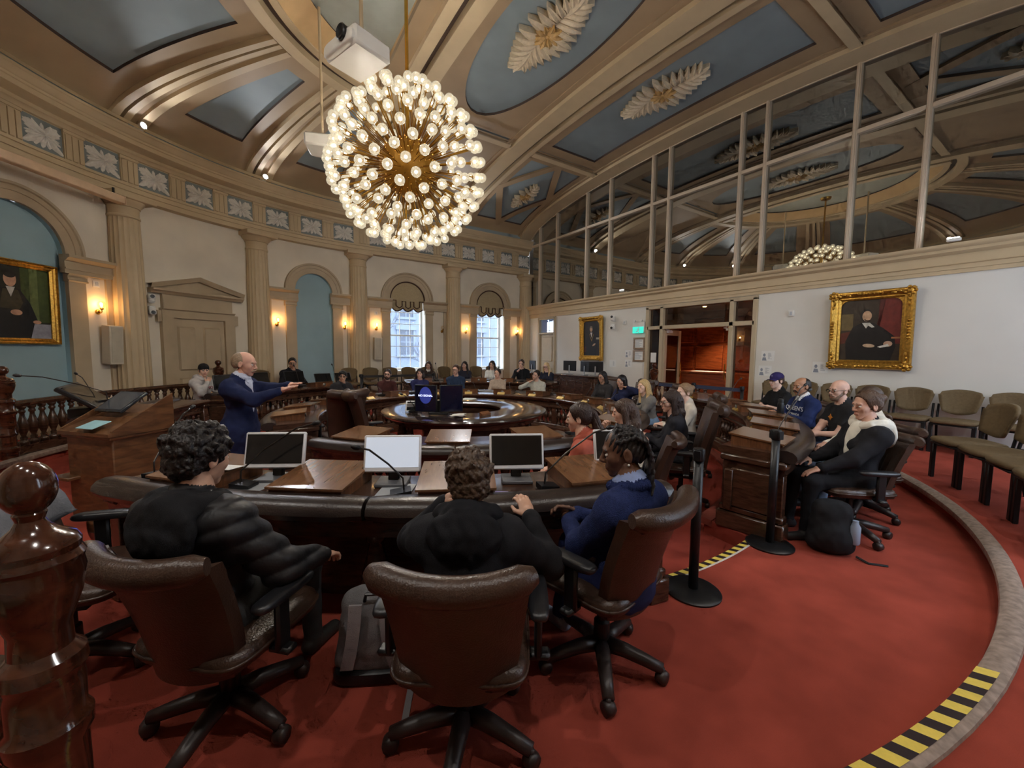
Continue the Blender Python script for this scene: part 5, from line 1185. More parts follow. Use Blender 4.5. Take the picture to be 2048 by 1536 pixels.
ps('person with braided hair in a navy sweater over a blue collar, looking left', 5.2, 71.4, ZM, 28, seat=.4, lean=-2, yaw=38, nod=10, top=(40, 50, 92), topmat=KNIT, pants=(38, 44, 84), skin=(112, 78, 60), hair=('braids', (34, 30, 32)), collar=(150, 168, 214), bulk=.018, res=.52, hands=((.34, .0, .7), (.33, -.05, .72)), curl=(.9, .8), palm=((0, -1, -.4), (0, 1, -.3)), extras=(('earring', 1), ('sweater_collar', (40, 50, 92))), shoes=(150, 158, 172), knees=((.42, .16, .5), (.4, -.1, .5)), feet=((.5, .3, .085), (.42, -.05, .085)))
ps('woman with a brown bun, white hood and black jacket in the chair at right', 5.16, 104.4, ZM, 36, seat=.44, lean=-8, yaw=4, nod=6, top=(34, 34, 38), pants=(28, 28, 31), hair=('bun', (84, 62, 48)), fem=True, skin=(206, 160, 138), bulk=.02, res=.7, hands=((.36, .14, .64), (.3, -.13, .66)), curl=(.35, .35), extras=(('hood', (222, 218, 206), 1.3), ('open_jacket', (226, 222, 208), .02), ('earring', -1)), nape=-.02)
ps('person in cream jacket and light blue jeans hidden behind the woman with the bun', 5.25, 112.2, ZM, 28, seat=.43, lean=-6, top=(216, 208, 194), pants=(150, 176, 206), hair=('short', (70, 54, 44)), skin=(206, 160, 138), bulk=.012, res=.9, hands=((.34, .05, .68), (.32, -.03, .7)), curl=(.9, .9), extras=(('open_jacket', (58, 46, 54), .0),))
ps('bald man with glasses and beard in a black T-shirt with folded arms', 5.18, 120.3, ZM, 20, seat=.46, lean=0, nod=4, top=(38, 38, 40), pants=(44, 52, 72), hair=('bald', (120, 96, 80)), beard='full', skin=(214, 170, 150), sleeves='short', res=.8, hands=((.3, -.02, .68), (.34, .06, .66)), curl=(.8, .6), extras=(('glasses', .003), ('print', (('✦', .3, .1, (190, 120, 50)),))))
ps('man with mustache in a navy sweater lettered QUEEN\'S over a white collar', 5.05, 129.5, ZM, 16, seat=.44, lean=4, nod=6, top=(36, 48, 90), pants=(40, 42, 50), hair=('receding', (30, 24, 22)), beard='mustache', skin=(176, 128, 98), collar=(226, 226, 226), bulk=.018, res=.8, hands=((.34, .1, .8), (.34, -.1, .8)), extras=(('print', (("QUEEN'S", .33, .085, (222, 222, 222)), ('CANADA', .26, .045, (222, 222, 222)))),))
ps('young man in a purple cap and black T-shirt near the doorway', 5.05, 139, ZM, 10, seat=.46, lean=2, nod=4, top=(28, 28, 30), pants=(40, 42, 50), hair=('short', (70, 52, 40)), skin=(222, 184, 166), sleeves='short', res=.85, hands=((.34, .28, .82), (.36, -.05, .8)), extras=(('cap', (52, 44, 92), (120, 112, 150)),))
ps('woman with a dark ponytail in a rust orange sweater', 3.88, 78.2, ZI, 42, seat=.47, lean=6, yaw=6, nod=6, top=(178, 92, 74), pants=(40, 40, 44), hair=('ponytail', (54, 38, 32)), fem=True, skin=(220, 176, 152), bulk=.014, res=.72, hands=((.33, .08, .7), (.3, -.06, .72)), extras=(('hood', (176, 88, 70), .8), ('earring', -1)))
ps('woman in a white sweater with brown hair resting her mouth on her hand', 3.62, 91.6, ZI, 34, seat=.45, lean=16, yaw=6, nod=10, top=(220, 216, 206), pants=(40, 40, 44), hair=('longwave', (74, 56, 46)), fem=True, skin=(216, 172, 150), bulk=.014, res=.8, hands=((.36, .1, .78), (.34, -.02, .97)), curl=(.7, .9), palm=((0, 0, -1), (-.6, .6, 0)))
ps('woman with long dark hair and glasses in a black vest with folded arms', 3.62, 105, ZI, 24, seat=.47, lean=8, nod=4, top=(40, 40, 46), pants=(34, 34, 38), hair=('long', (58, 44, 40)), fem=True, skin=(214, 170, 150), bulk=.012, res=.8, hands=((.34, -.04, .78), (.34, .06, .76)), extras=(('glasses',),))
ps('woman with light brown hair in a bun and a cream top', 3.55, 124.5, ZI, 14, seat=.47, lean=4, nod=4, top=(206, 196, 182), pants=(60, 60, 66), hair=('bun', (140, 112, 84)), fem=True, skin=(226, 186, 166), res=.85, hands=((.34, .06, .74), (.34, -.06, .74)))
ps('woman with long blonde hair and grey jacket leaning on folded arms', 3.25, 147.5, ZI, 8, seat=.45, lean=14, nod=-2, top=(126, 122, 118), pants=(130, 160, 196), hair=('long', (196, 166, 116)), fem=True, skin=(224, 184, 162), bulk=.01, res=.9, hands=((.34, -.08, .82), (.34, .08, .8)), roll=8)
ps('woman with black hair in a navy puffer jacket, hand raised to her ear', 3.35, 167.5, ZI, 6, seat=.45, lean=10, nod=4, top=(38, 44, 76), pants=(34, 34, 40), hair=('longwave', (28, 24, 26)), fem=True, skin=(190, 144, 120), bulk=.02, res=.95, hands=((.1, .17, 1.06), (.34, -.08, .8)))
ps('woman with long black hair and glasses in a charcoal jacket', 3.5, -178.5, ZI, 0, seat=.47, lean=2, nod=4, top=(58, 56, 58), pants=(34, 34, 40), hair=('long', (26, 22, 24)), fem=True, skin=(186, 142, 118), bulk=.02, res=.95, hands=((.3, .08, .7), (.3, -.08, .7)), extras=(('glasses',),))
far = dict(res=1.25, nod=3)
ps('person in a pale grey sweater, head tilted onto one hand', 3.4, -148.5, ZI, 0, seat=.44, lean=2, top=(190, 188, 176), hair=('short', DK), skin=(208, 164, 142), roll=-18, hands=((.3, .1, .72), (.1, -.16, 1.0)), **far)
ps('person in a beige buttoned shirt with tied back dark hair', 3.45, -131, ZI, 0, seat=.45, lean=2, top=(176, 156, 138), hair=('bun', DK), fem=True, skin=(206, 160, 138), **far)
ps('man in a dark navy polo shirt with swept brown hair and glasses', 3.5, -113, ZI, 0, seat=.48, lean=0, top=(44, 58, 82), hair=('swept', (72, 50, 38)), skin=(216, 172, 152), extras=(('glasses',),), size=1.04, **far)
ps('person in a navy long sleeved top with dark shoulder length hair', 3.45, -97.8, ZI, 0, seat=.45, lean=2, top=(46, 48, 88), hair=('bob', (42, 32, 30)), skin=(210, 166, 146), hands=((.3, -.03, .74), (.3, .03, .72)), **far)
ps('man in a maroon sweater with glasses and short dark hair', 3.45, -84.2, ZI, 0, seat=.45, lean=2, top=(72, 40, 38), hair=('short', (44, 32, 28)), beard='full', skin=(208, 164, 144), extras=(('glasses',),), **far)
ps('man in an open dark jacket with black fringe and glasses', 3.45, -65.5, ZI, 0, seat=.45, lean=4, top=(46, 44, 46), hair=('fringe', (24, 22, 24)), skin=(204, 158, 130), bulk=.025, extras=(('glasses',), ('open_jacket', (30, 30, 36), .0)), hands=((.36, .22, .76), (.36, -.2, .78)), **far)
ps('woman with long brown hair and white collar in the back row behind the cup', 5.4, -105.2, ZM, 0, seat=.44, top=(70, 58, 50), hair=('long', (70, 50, 40)), fem=True, skin=(204, 158, 136), collar=(226, 224, 220), **far)
ps('person in dark clothes half hidden behind the man in the navy polo', 5.55, -116.8, ZM, 0, seat=.44, top=(44, 44, 56), hair=('longwave', DK), fem=True, skin=(200, 156, 136), **far)
ps('woman with long dark hair in a white blouse in front of the right window', 5.4, -125.8, ZM, 0, seat=.47, top=(222, 220, 214), hair=('long', DK), fem=True, skin=(204, 160, 138), **far)
ps('man in a black shirt resting his chin on his fist in the back row', 5.4, -135.5, ZM, 0, seat=.48, top=(30, 30, 34), hair=('short', (56, 40, 32)), skin=(214, 172, 152), hands=((.3, .1, .72), (.16, -.1, .98)), size=1.03, **far)
ps('woman with long blonde hair and dark framed glasses at the back desk corner', 5.3, -144, ZM, 0, seat=.44, top=(40, 42, 56), hair=('long', (204, 176, 130)), fem=True, skin=(220, 180, 160), extras=(('glasses', .004),), **far)
ps('man in a black sweater with glasses in front of the narrow blue niche', 5.38, -65.2, ZM, 0, seat=.5, lean=8, top=(28, 28, 34), hair=('short', (26, 22, 22)), skin=(196, 146, 116), extras=(('glasses', .003),), size=1.05, bulk=.02, res=1.15, nod=8, hands=((.34, .1, .8), (.4, -.2, .82)))
ps('person in dark clothes mostly hidden behind the standing man', 5.38, -54.8, ZM, 0, seat=.48, top=(34, 36, 48), hair=('short', DK), **far)
ps('young man in a backwards black cap and grey hoodie with red lettering', 5.3, -42.8, ZM, 8, seat=.47, lean=4, top=(186, 184, 184), hair=('short', (58, 42, 34)), skin=(214, 170, 148), bulk=.02, res=1., nod=6, extras=(('cap_back', (32, 30, 32)), ('hood', (180, 178, 178), 1.), ('print', (('OHIO', .29, .085, (150, 44, 60)),))), hands=((.36, .14, .76), (.2, -.1, .98)), curl=(.7, .9), palm=((0, 0, -1), (-.6, .6, 0)))
# the standing speaker
person('balding man in a navy suit standing and gesturing with both arms outstretched', (3.24, .84, ZI), 150, stand=True, lean=4, yaw=6, nod=10, top=(34, 42, 76), pants=(34, 42, 76), skin=(214, 164, 142), hair=('receding', (150, 128, 104)), beard='mustache', collar=(206, 212, 230), bulk=.02, res=.72, coat=True, size=1.02, hands=((.52, .0, 1.36), (.5, -.16, 1.32)), curl=(.15, .2), palm=((.2, .0, -1), (.2, .2, -1)), extras=(('open_jacket', (206, 212, 230), -.02),), feet=((.06, .12, .085), (-.06, -.12, .085)), knees=((.06, .1, .5), (.0, -.1, .5)))
# ================================================================ ITEMS
# ---- gilt framed portraits; local x out of the wall, y across, z up, origin at centre
def paint(c): return mat('oil_%d_%d_%d' % c, c, .45, var=.18, scale=12)
def el2(cy_, cz_, ry, rz, a=0, n=20): return [(cy_+ry*math.cos(t)*math.cos(a)-rz*math.sin(t)*math.sin(a), cz_+ry*math.cos(t)*math.sin(a)+rz*math.sin(t)*math.cos(a)) for t in np.linspace(0, 2*PI, n, endpoint=False)]
def canvas(w_, h_, shapes):
    gs, ms = [], []
    for i, (pts, col) in enumerate(shapes):
        m = paint(col)
        if m not in ms: ms.append(m)
        P = [(.004+.0006*i, max(-w_/2, min(w_/2, y)), max(-h_/2, min(h_/2, z))) for y, z in pts]; gs.append((np.array(P), [tuple(range(len(P)))], [ms.index(m)]))
    return join(*gs), ms
def rectf(y0, y1, z0, z1): return [(y0, z0), (y1, z0), (y1, z1), (y0, z1)]
def frame(w_, h_, prof):
    """mitred frame; prof (distance outwards from the sight edge, height off the wall)"""
    V = []; n = len(prof)
    for sy, sz in ((-1, -1), (1, -1), (1, 1), (-1, 1)): V += [(hh, sy*(w_/2+d), sz*(h_/2+d)) for d, hh in prof]
    F = [(k*n+j, k*n+j+1, ((k+1) % 4)*n+j+1, ((k+1) % 4)*n+j) for k in range(4) for j in range(n-1)]
    return np.array(V), F
def painting(label, loc, rz, w_, h_, shapes, fw_=.16, tilt=0., ornate=True, arch=True):
    q = empty('painting', loc, rz, label, 'painting'); q.rotation_euler = (0, tilt, rz)
    g, ms = canvas(w_, h_, shapes); add('canvas', g, ms, q, smooth=False)
    add('gilt_frame', frame(w_, h_, [(0, .01), (0, .03), (.03, .05), (.05, .045), (.07, .06), (fw_*.75, .09), (fw_*.9, .085), (fw_, .06), (fw_, 0)]), GOLD, q)
    if arch:
        r = .12; gs = []
        for sy in (-1, 1):
            pts = [(sy*w_/2, h_/2)]+[(sy*(w_/2-r+r*math.sin(t)), h_/2-r+r*math.cos(t)) for t in np.linspace(0, PI/2, 8)]
            gs.append((np.array([(.03, y, z) for y, z in pts]), [tuple(range(len(pts))) if sy < 0 else tuple(range(len(pts)))[::-1]]))
        add('corner_spandrel', join(*gs), GOLD, q, smooth=False)
    if ornate:
        for sy in (-1, 1):
            for sz in (-1, 1):
                y0, z0 = sy*(w_/2+fw_*.62), sz*(h_/2+fw_*.62); gs = [ball((.085, y0, z0), (.03, .05, .05), 12, 8)]
                for k in range(7): a = k*2*PI/7; gs.append(ball((.08, y0+.06*math.cos(a), z0+.06*math.sin(a)), (.022, .03, .03), 8, 6))
                for k in range(1, 4): gs.append(ball((.075, y0-sy*.07*k, z0+.01*(-1)**k), (.02, .04, .025), 8, 6)); gs.append(ball((.075, y0+.01*(-1)**k, z0-sz*.07*k), (.02, .025, .04), 8, 6))
                add('corner_scroll', join(*gs), GOLD, q)
        for y0, z0, a in ((0, h_/2+fw_*.7, 0), (0, -h_/2-fw_*.7, 0), (w_/2+fw_*.7, 0, 1), (-w_/2-fw_*.7, 0, 1)):
            add('mid_scroll', join(*[ball((.08, y0+(0 if a else .05*k), z0+(.05*k if a else 0)), (.022, .03, .035) if not a else (.022, .035, .03), 8, 6) for k in range(-3, 4)]), GOLD, q)
    return q
w_, h_ = .84, 1.08
painting('large gilt framed portrait of a figure in black robe with white bands', (XG+.05, 3.44, 2.06), 0, w_, h_, [
    (rectf(-w_/2, w_/2, -h_/2, h_/2), (58, 46, 34)), (rectf(.12, w_/2, -.25, h_/2), (112, 38, 30)), ([(.12, h_/2), (.2, h_/2), (.08, 0), (.02, -.2), (.1, -.2)], (84, 30, 24)), (rectf(-w_/2, -.24, .0, .3), (110, 92, 56)),
    ([(-w_/2, -.05), (-.2, 0), (-.2, -.2), (-w_/2, -.25)], (96, 44, 30)), ([(-.32, -.54), (-.34, -.2), (-.24, .06), (-.1, .14), (.06, .12), (.18, .03), (.34, -.12), (.36, -.3), (.3, -.54)], (24, 20, 19)), (el2(-.06, .27, .085, .11), (36, 30, 26)), (el2(-.045, .25, .066, .092), (196, 158, 124)), (el2(-.085, .24, .014, .024), (180, 140, 108)), (el2(-.03, .19, .05, .03), (60, 44, 36)), (el2(-.03, .205, .04, .03), (190, 150, 118)),
    ([(-.11, .13), (.0, .13), (.07, .05), (.03, .04), (-.02, .08), (-.05, .03)], (206, 200, 186)), (el2(.0, -.28, .085, .032, -.1), (196, 164, 132)), (el2(.26, -.25, .06, .05), (190, 152, 124)), ([(.12, -.3), (.26, -.25), (.28, -.29), (.16, -.32)], (210, 204, 190)), (rectf(.3, w_/2, -.16, -.13), (170, 110, 70))], tilt=.05)
w_, h_ = .82, 1.1
painting('gilt framed portrait of a seated figure with chain of office between corner door and cameras', (XG+.05, -3.5, 2.06), 0, w_*.86, h_, [
    (rectf(-w_/2, w_/2, -h_/2, h_/2), (34, 28, 24)), (rectf(-w_/2, w_/2, -h_/2, -.25), (40, 24, 20)), ([(-.36, -.3), (-.2, -.2), (-.2, -.42), (-.36, -.45)], (78, 36, 30)), ([(-.26, -.54), (-.24, -.05), (-.12, .16), (.08, .16), (.2, .0), (.24, -.2), (.2, -.54)], (22, 20, 20)), (el2(-.02, .3, .06, .085), (188, 150, 118)), (el2(-.02, .37, .058, .03), (120, 104, 90)), ([(-.06, .19), (.03, .19), (.0, .02)], (214, 208, 198)),
    ([(-.1, .14), (-.08, .14), (.0, -.06), (.08, .14), (.1, .14), (.0, -.1)], (150, 118, 60)), (el2(.1, -.2, .08, .03, .5), (180, 144, 116)), (rectf(.2, .36, -.03, .03), (170, 160, 140))], .15, .04)
w_, h_ = 1.0, 1.14
x, y, nx, ny = wp(13.62)
painting('large dark portrait of a robed figure hanging in the far left blue niche', (x-nx*.03, y-ny*.03, 2.34), math.atan2(ny, nx), w_, h_, [
    (rectf(-w_/2, w_/2, -h_/2, h_/2), (40, 40, 30)), (rectf(.1, w_/2, -.3, h_/2), (70, 84, 40)), (rectf(.22, .34, -.3, h_/2), (104, 116, 66)), ([(-.34, -.57), (-.3, .0), (-.16, .22), (.08, .22), (.22, .0), (.34, -.35), (.3, -.57)], (26, 26, 26)), ([(-.2, -.1), (-.14, .2), (.06, .2), (.12, .0), (.06, -.12)], (64, 58, 40)), (el2(-.04, .36, .085, .12), (196, 152, 126)), (el2(-.04, .44, .085, .06), (40, 34, 30)), ([(-.1, .24), (.02, .24), (-.04, .08)], (200, 196, 190)), (el2(.02, -.16, .08, .045), (190, 146, 120)), ([(.2, -.57), (.26, -.33), (w_/2, -.33), (w_/2, -.57)], (150, 150, 160)), (el2(.3, -.3, .06, .03), (186, 142, 116))], .1, .02, False, False)
# ---- wall loudspeakers, strobes, cameras
SPKM = mat('cream_speaker_paint', (206, 196, 176), .5, var=.03)
for s, lb, hh in ((12.32, 'tall cream column loudspeaker below the far left sconce', .74), (5.88, 'tall cream column loudspeaker beside the window', .7)):
    x, y, nx, ny = wp(s); q = empty('wall_loudspeaker', (x+nx*.16, y+ny*.16, 1.68), math.atan2(ny, nx), lb, 'loudspeaker'); q.rotation_euler = (0, .06, math.atan2(ny, nx))
    add('cabinet', cbox((0, 0, 0), (.2, .24, hh), .012), SPKM, q); add('grille', cbox((.102, 0, .0), (.01, .19, hh-.08), .004), mat('cream_grille', (196, 186, 166), .7, bump=.5, bscale=300), q); add('bracket', join(cbox((-.13, 0, .2), (.1, .05, .05), .006), cbox((-.13, 0, -.2), (.1, .05, .05), .006)), BLACK, q)
def strobe(label, x, y, z, rz):
    q = empty('alarm_strobe', (x, y, z), rz, label, 'alarm strobe'); add('plate', cbox((.015, 0, 0), (.03, .11, .12), .008), WHITE, q); add('lens', cbox((.035, 0, 0), (.02, .04, .07), .006), mat('clear_lens', (200, 204, 210), .15), q)
for s, z, lb in ((12.42, 2.82, 'white alarm strobe above the far left sconce'), (5.87, 2.8, 'white alarm strobe above the sconce by the window')):
    x, y, nx, ny = wp(s); strobe(lb, x, y, z, math.atan2(ny, nx))
strobe('white alarm strobe on the white wall beside the large portrait', XG, 2.16, 2.45, 0); strobe('white alarm strobe beside the right hand cameras', XG, -2.2, 2.5, 0)
def ptz(label, loc, rz, flip=False):
    q = empty('dome_camera', loc, rz, label, 'camera', 'white pan tilt cameras'); s = -1 if flip else 1
    add('wall_bracket', join(cbox((.05, 0, -.08*s), (.1, .06, .025), .006), cbox((.12, 0, -.07*s), (.1, .1, .03), .008)), WHITE, q); add('base', lathe([(.062, 0), (.066, .02), (.06, .05)] if s > 0 else [(.06, -.05), (.066, -.02), (.062, 0)], 20, (.14, 0, -.055*s)), WHITE, q)
    add('head', superell((.14, 0, .04*s), (.075, .065, .06), .6, .6, 20, 10), WHITE, q); add('lens', join(lathe([(.0, .0), (.036, .0), (.04, -.03)], 18, (.225, 0, .045*s), 'x')), BLACK, q)
x, y, nx, ny = wp(SF(41.2))
for z, f in ((2.66, False), (2.42, True)):
    ptz('white %s camera of the pair beside the pedimented door' % ('upper' if not f else 'lower'), (x, y, z), math.atan2(ny, nx)-.3, f); ptz('white %s camera of the pair right of the far portrait' % ('upper' if not f else 'lower'), (XG, -2.6, z-.02), .3, f)
# ---- exit sign, framed notices, cards
EXG = mat('exit_green', (40, 150, 140), .4, em=(40, 170, 150), ems=.8)
q = empty('exit_sign', (XG+.02, -1.66, 2.28), 0, 'green and white running man exit sign left of the doorway', 'exit sign')
add('housing', cbox((.02, 0, .06), (.05, .4, .3), .01), WHITE, q); add('green_panel', cbox((.05, 0, -.02), (.012, .38, .18), .004), EXG, q)
add('running_man', join(ball((.058, .03, .03), (.003, .018, .018), 10, 6), tube([(.058, .02, .01), (.058, 0, -.04), (.058, .04, -.07), (.058, .03, -.1)], .011, 5), tube([(.058, 0, -.04), (.058, -.04, -.07), (.058, -.07, -.07)], .011, 5), tube([(.058, -.04, .0), (.058, .0, .005), (.058, .05, -.02)], .008, 5)), WHITE, q); add('emergency_lamp', join(*[lathe([(.03, 0), (.045, .05)], 14, (.05, s*.12, .24), 'x') for s in (-1, 1)]), WHITE, q)
FRW = wood('notice_frame_wood', (120, 96, 74), (160, 132, 104), .4)
INK = mat('grey_ink', (140, 146, 156), .7)
def lines(w_, h_, n, seed, x=.004):
    rr = random.Random(seed); return join(*[box(x, x+.0006, -w_/2+.02, -w_/2+.02+rr.uniform(.4, .95)*(w_-.04), h_/2-.03-(h_-.06)*(i+.7)/n, h_/2-.03-(h_-.06)*(i+.35)/n) for i in range(n)])
for z, lb in ((1.88, 'upper framed notice beside the doorway'), (1.53, 'lower framed notice beside the doorway')):
    q = empty('framed_notice', (XG+.005, -1.65, z), 0, lb, 'framed notice'); add('frame', frame(.3, .24, [(0, .004), (0, .02), (.03, .025), (.05, .02), (.05, 0)]), FRW, q); add('sheet', box(0, .003, -.15, .15, -.12, .12), PAPER, q); add('print', lines(.3, .24, 7, int(z*100)), INK, q, smooth=False)
for i, (y, z, lb, pic) in enumerate(((1.76, 1.57, 'small portrait card on the white wall above the purple cap', 1), (2.72, 1.36, 'small portrait card below the large gilt portrait', 1), (-2.02, 1.58, 'small portrait card below the right hand cameras, upper one', 1), (-2.02, 1.3, 'small portrait card below the right hand cameras, lower one', 1), (-2.62, 1.28, 'small text card beside the far portrait', 0), (1.72, 1.25, 'small portrait card partly behind the purple cap', 1))):
    q = empty('wall_card', (XG+.003, y, z), 0, lb, 'card'); add('sheet', box(0, .003, -.13, .13, -.11, .11), PAPER, q)
    g = [lines(.13, .2, 8, i+3)]; g[0][0][:, 1] += .05
    if pic: g += [(np.array([(.004, y_, z_) for y_, z_ in el2(-.07, .02, .025, .035)]), [tuple(range(20))]), (np.array([(.004, -.115, -.1), (.004, -.02, -.1), (.004, -.04, -.03), (.004, -.1, -.03)]), [(0, 1, 2, 3)])]
    add('print', join(*g), INK, q, smooth=False)
tag(add('paper_notice', box(XG-.04, XG-.037, -1.28, -1.1, 1.35, 1.62), PAPER), 'white sheet taped to the glass left of the open doors', 'notice')
# ---- projectors on ceiling poles
PROJ = mat('projector_white', (220, 216, 206), .5, var=.02)
def projector(label, loc, rz, w_, d_, h_, top):
    q = empty('ceiling_projector', loc, rz, label, 'projector')
    add('housing', join(cbox((0, 0, 0), (d_, w_, h_), .03), superell((d_/2-.02, 0, -h_*.1), (.06, w_*.48, h_*.38), .5, .4, 24, 10)), PROJ, q)
    add('lens', join(lathe([(.075, 0), (.08, .06), (.07, .07), (.05, .065), (0, .05)], 20, (d_/2, w_*.22, .02), 'x')), BLACK, q)
    m = mesh(box(-.0, .004, -.003, .003, -h_*.36, h_*.3), INK, False, 'vent_slot')
    for k in range(16): link('vent_slot', m, q, (-d_*.42+k*d_*.055, -w_/2-.002, 0), (0, 0, PI/2)); 
    add('pole', tube([(-.05, 0, h_/2), (-.05, 0, top-loc[2])], .022, 10), TANL, q)
projector('white ceiling projector with black lens above the chandelier', (1.98, .95, 4.93), math.radians(20), .58, .46, .2, 7.1)
projector('pale ceiling projector half hidden behind the left of the chandelier', (1.95, -1.62, 5.0), math.radians(-110), .5, .46, .2, 7.1)
# roll-up screen case in front of the far left niche
q = empty('screen_case', (5.0, -4.55, 4.37), math.atan2(1.62, 1.1), 'long beige roll-up screen case under the cornice at far left', 'screen case'); add('case', cbox((1.2, 0, 0), (2.5, .14, .14), .012), mat('beige_case', (214, 184, 152), .5), q); add('end_cap', cbox((-.06, 0, 0), (.02, .15, .15), .008), mat('beige_case', (214, 184, 152), .5), q); add('hanger', join(cbox((.1, 0, .12), (.03, .03, .12), .004), cbox((2.3, 0, .12), (.03, .03, .12), .004)), BLACK, q)
# ---- white framed desk monitors on the nearest desk
WF = mat('monitor_white', (222, 222, 224), .35, var=.01); SCR = mat('screen_black', (18, 18, 20), .12, var=.05, spec=.6); SCRW = mat('screen_lit_white', (200, 208, 220), .2, em=(206, 216, 232), ems=.22, var=0); SCRB = mat('screen_lit_blue', (50, 60, 150), .2, em=(70, 84, 200), ems=.6, var=0)
def monitor(label, R, th, z, turn, scr, w_=.38, h_=.235, tilt=.25, lift=.08, frm=WF, ui=False):
    x, y, _ = polar(R, th); q = empty('desk_monitor', (x, y, z), math.radians(th+turn), label, 'monitor')      # screen faces +x
    add('base', cbox((-.02, 0, .012), (.18, .2, .022), .005), BLACK if frm is BLACK else mat('monitor_grey_base', (92, 92, 96), .35), q); add('stand', tr(cbox((0, 0, .07), (.035, .07, .17), .008), (-.05, 0, 0), 0, 0, -.2), BLACK, q)
    p = add('panel', cbox((0, 0, h_/2), (.03, w_, h_), .008), frm, q, loc=(0.0, 0, lift), rot=(0, -tilt, 0)); add('screen', box(.0152, .017, -w_/2+.014, w_/2-.014, .03, h_-.014), scr, p, smooth=False)
    if ui: add('screen_image', join(box(.0172, .0178, -.12, -.03, .15, .2), box(.0172, .0178, .02, .14, .06, .1), box(.0172, .0178, -.14, -.02, .05, .08)), mat('screen_ui', (120, 140, 240), .2, em=(130, 150, 250), ems=.8, var=0), p, smooth=False)
    return q
monitor('white desk monitor with a blue picture, left of the puffer jacket', 4.36, 36.6, ZM+.765, 18, SCRB, ui=True)
monitor('white desk monitor with a black screen in front of the standing man', 4.42, 46.6, ZM+.765, 14, SCR)
monitor('white desk monitor with a bright pale screen at centre', 4.42, 56.9, ZM+.765, 4, SCRW, .36, .235)
monitor('white desk monitor with a black screen right of the curly brown hair', 4.42, 67.3, ZM+.765, -6, SCR, .36, .235)
monitor('white desk monitor half hidden behind the braided hair', 4.44, 77.0, ZM+.765, -14, SCR, .36)
# ---- gooseneck microphones
GN = mat('gooseneck_metal', (64, 58, 54), .35, metal=.6)
def mic(label, R, th, z, turn, reach=.38, rise=.3, side=0.):
    x, y, _ = polar(R, th); q = empty('gooseneck_microphone', (x, y, z), math.radians(th+turn), label, 'microphone', 'gooseneck microphones'); w_ = wedge(-.06, .06, .05, .035, .02); add('base', w_, BLACK, q, smooth=False)
    pts = [(-.02, 0, .025), (-.015, 0, .1), (reach*.3, side*.3, .1+rise*.45), (reach*.75, side*.75, .1+rise*.9), (reach, side, .1+rise)]; P = np.array(pts); t = np.linspace(0, 4, 13); ii = np.minimum(t.astype(int), 3); fr_ = t-ii; C_ = P[ii]*(1-fr_)[:, None]+P[ii+1]*fr_[:, None]
    add('gooseneck', tube(C_, .0055, 6), GN, q); d = _n(P[4]-P[3]); add('capsule', tube([P[4]-d*.012, P[4]+d*.0, P[4]+d*.025, P[4]+d*.042], [.008, .015, .016, .007], 10), BLACK, q)
mic('gooseneck microphone beside the left end of the nearest desk', 4.58, 36.3, ZM+.77, -150, .42, .3); mic('gooseneck microphone in front of the puffer jacket', 4.58, 45.6, ZM+.77, 100, .45, .3); mic('gooseneck microphone in front of the bright pale monitor', 4.62, 58.2, ZM+.77, -75, .22, .22, .1)
mic('gooseneck microphone with long neck in front of the braided hair', 4.6, 69.3, ZM+.77, 95, .42, .26)
mic('gooseneck microphone on the end of the right hand desk', 4.6, 102.5, ZM+.77, 60, .36, .4); mic('gooseneck microphone in front of the bald man', 4.62, 115.5, ZM+.77, 60, .36, .38); mic('gooseneck microphone in front of the purple cap man', 4.62, 147, ZM+.77, 20, .25, .3)
mic('gooseneck microphone standing by the lectern screen', 4.42, 5.2, ZI+1.2, 20, .55, .2); mic('gooseneck microphone standing on the staff desk', 4.75, -9, ZM+.77, -40, .38, .42)
mic('gooseneck microphone on the round table beside the tablet', .95, 2, ZI+.777, 20, .22, .2); mic('gooseneck microphone on the inner desk right of the round table', 2.62, 92, ZI+.77, 170, .3, .22)
for i, (R, th) in enumerate(((4.55, -61.5), (4.55, -73), (4.6, -107), (4.6, -127), (4.6, -137.5))): mic('gooseneck microphone on the back desks, %s from the left' % ORD[i], R, th, ZM+.77, 10, .12, .38)
for i, th in enumerate((125, 138, 158, 176, -140, -122, -106, -90, -75)): mic('low microphone on the inner horseshoe desk, %s clockwise' % ORD[i], 2.72, th, ZI+.77, 20, .16, .12)
# ---- nameplates
m_np = mesh(wedge(-.035, .03, .085, .05, .01), BRASSP, False, 'nameplate')
def nameplate(label, R, th, z): tag(link('nameplate', m_np, None, polar(R, th, z), (0, 0, math.radians(th+180))), label, 'nameplate', 'brass nameplates')
for i, th in enumerate(RB_[1:]): nameplate('brass nameplate on the right hand desk, %s from the near end' % ORD[i], 4.3, th, ZM+.766)
for i, th in enumerate(FB_[:12]): nameplate('brass nameplate on the inner horseshoe desk, %s from the right end' % ORD[i], 2.37, th, ZI+.766)
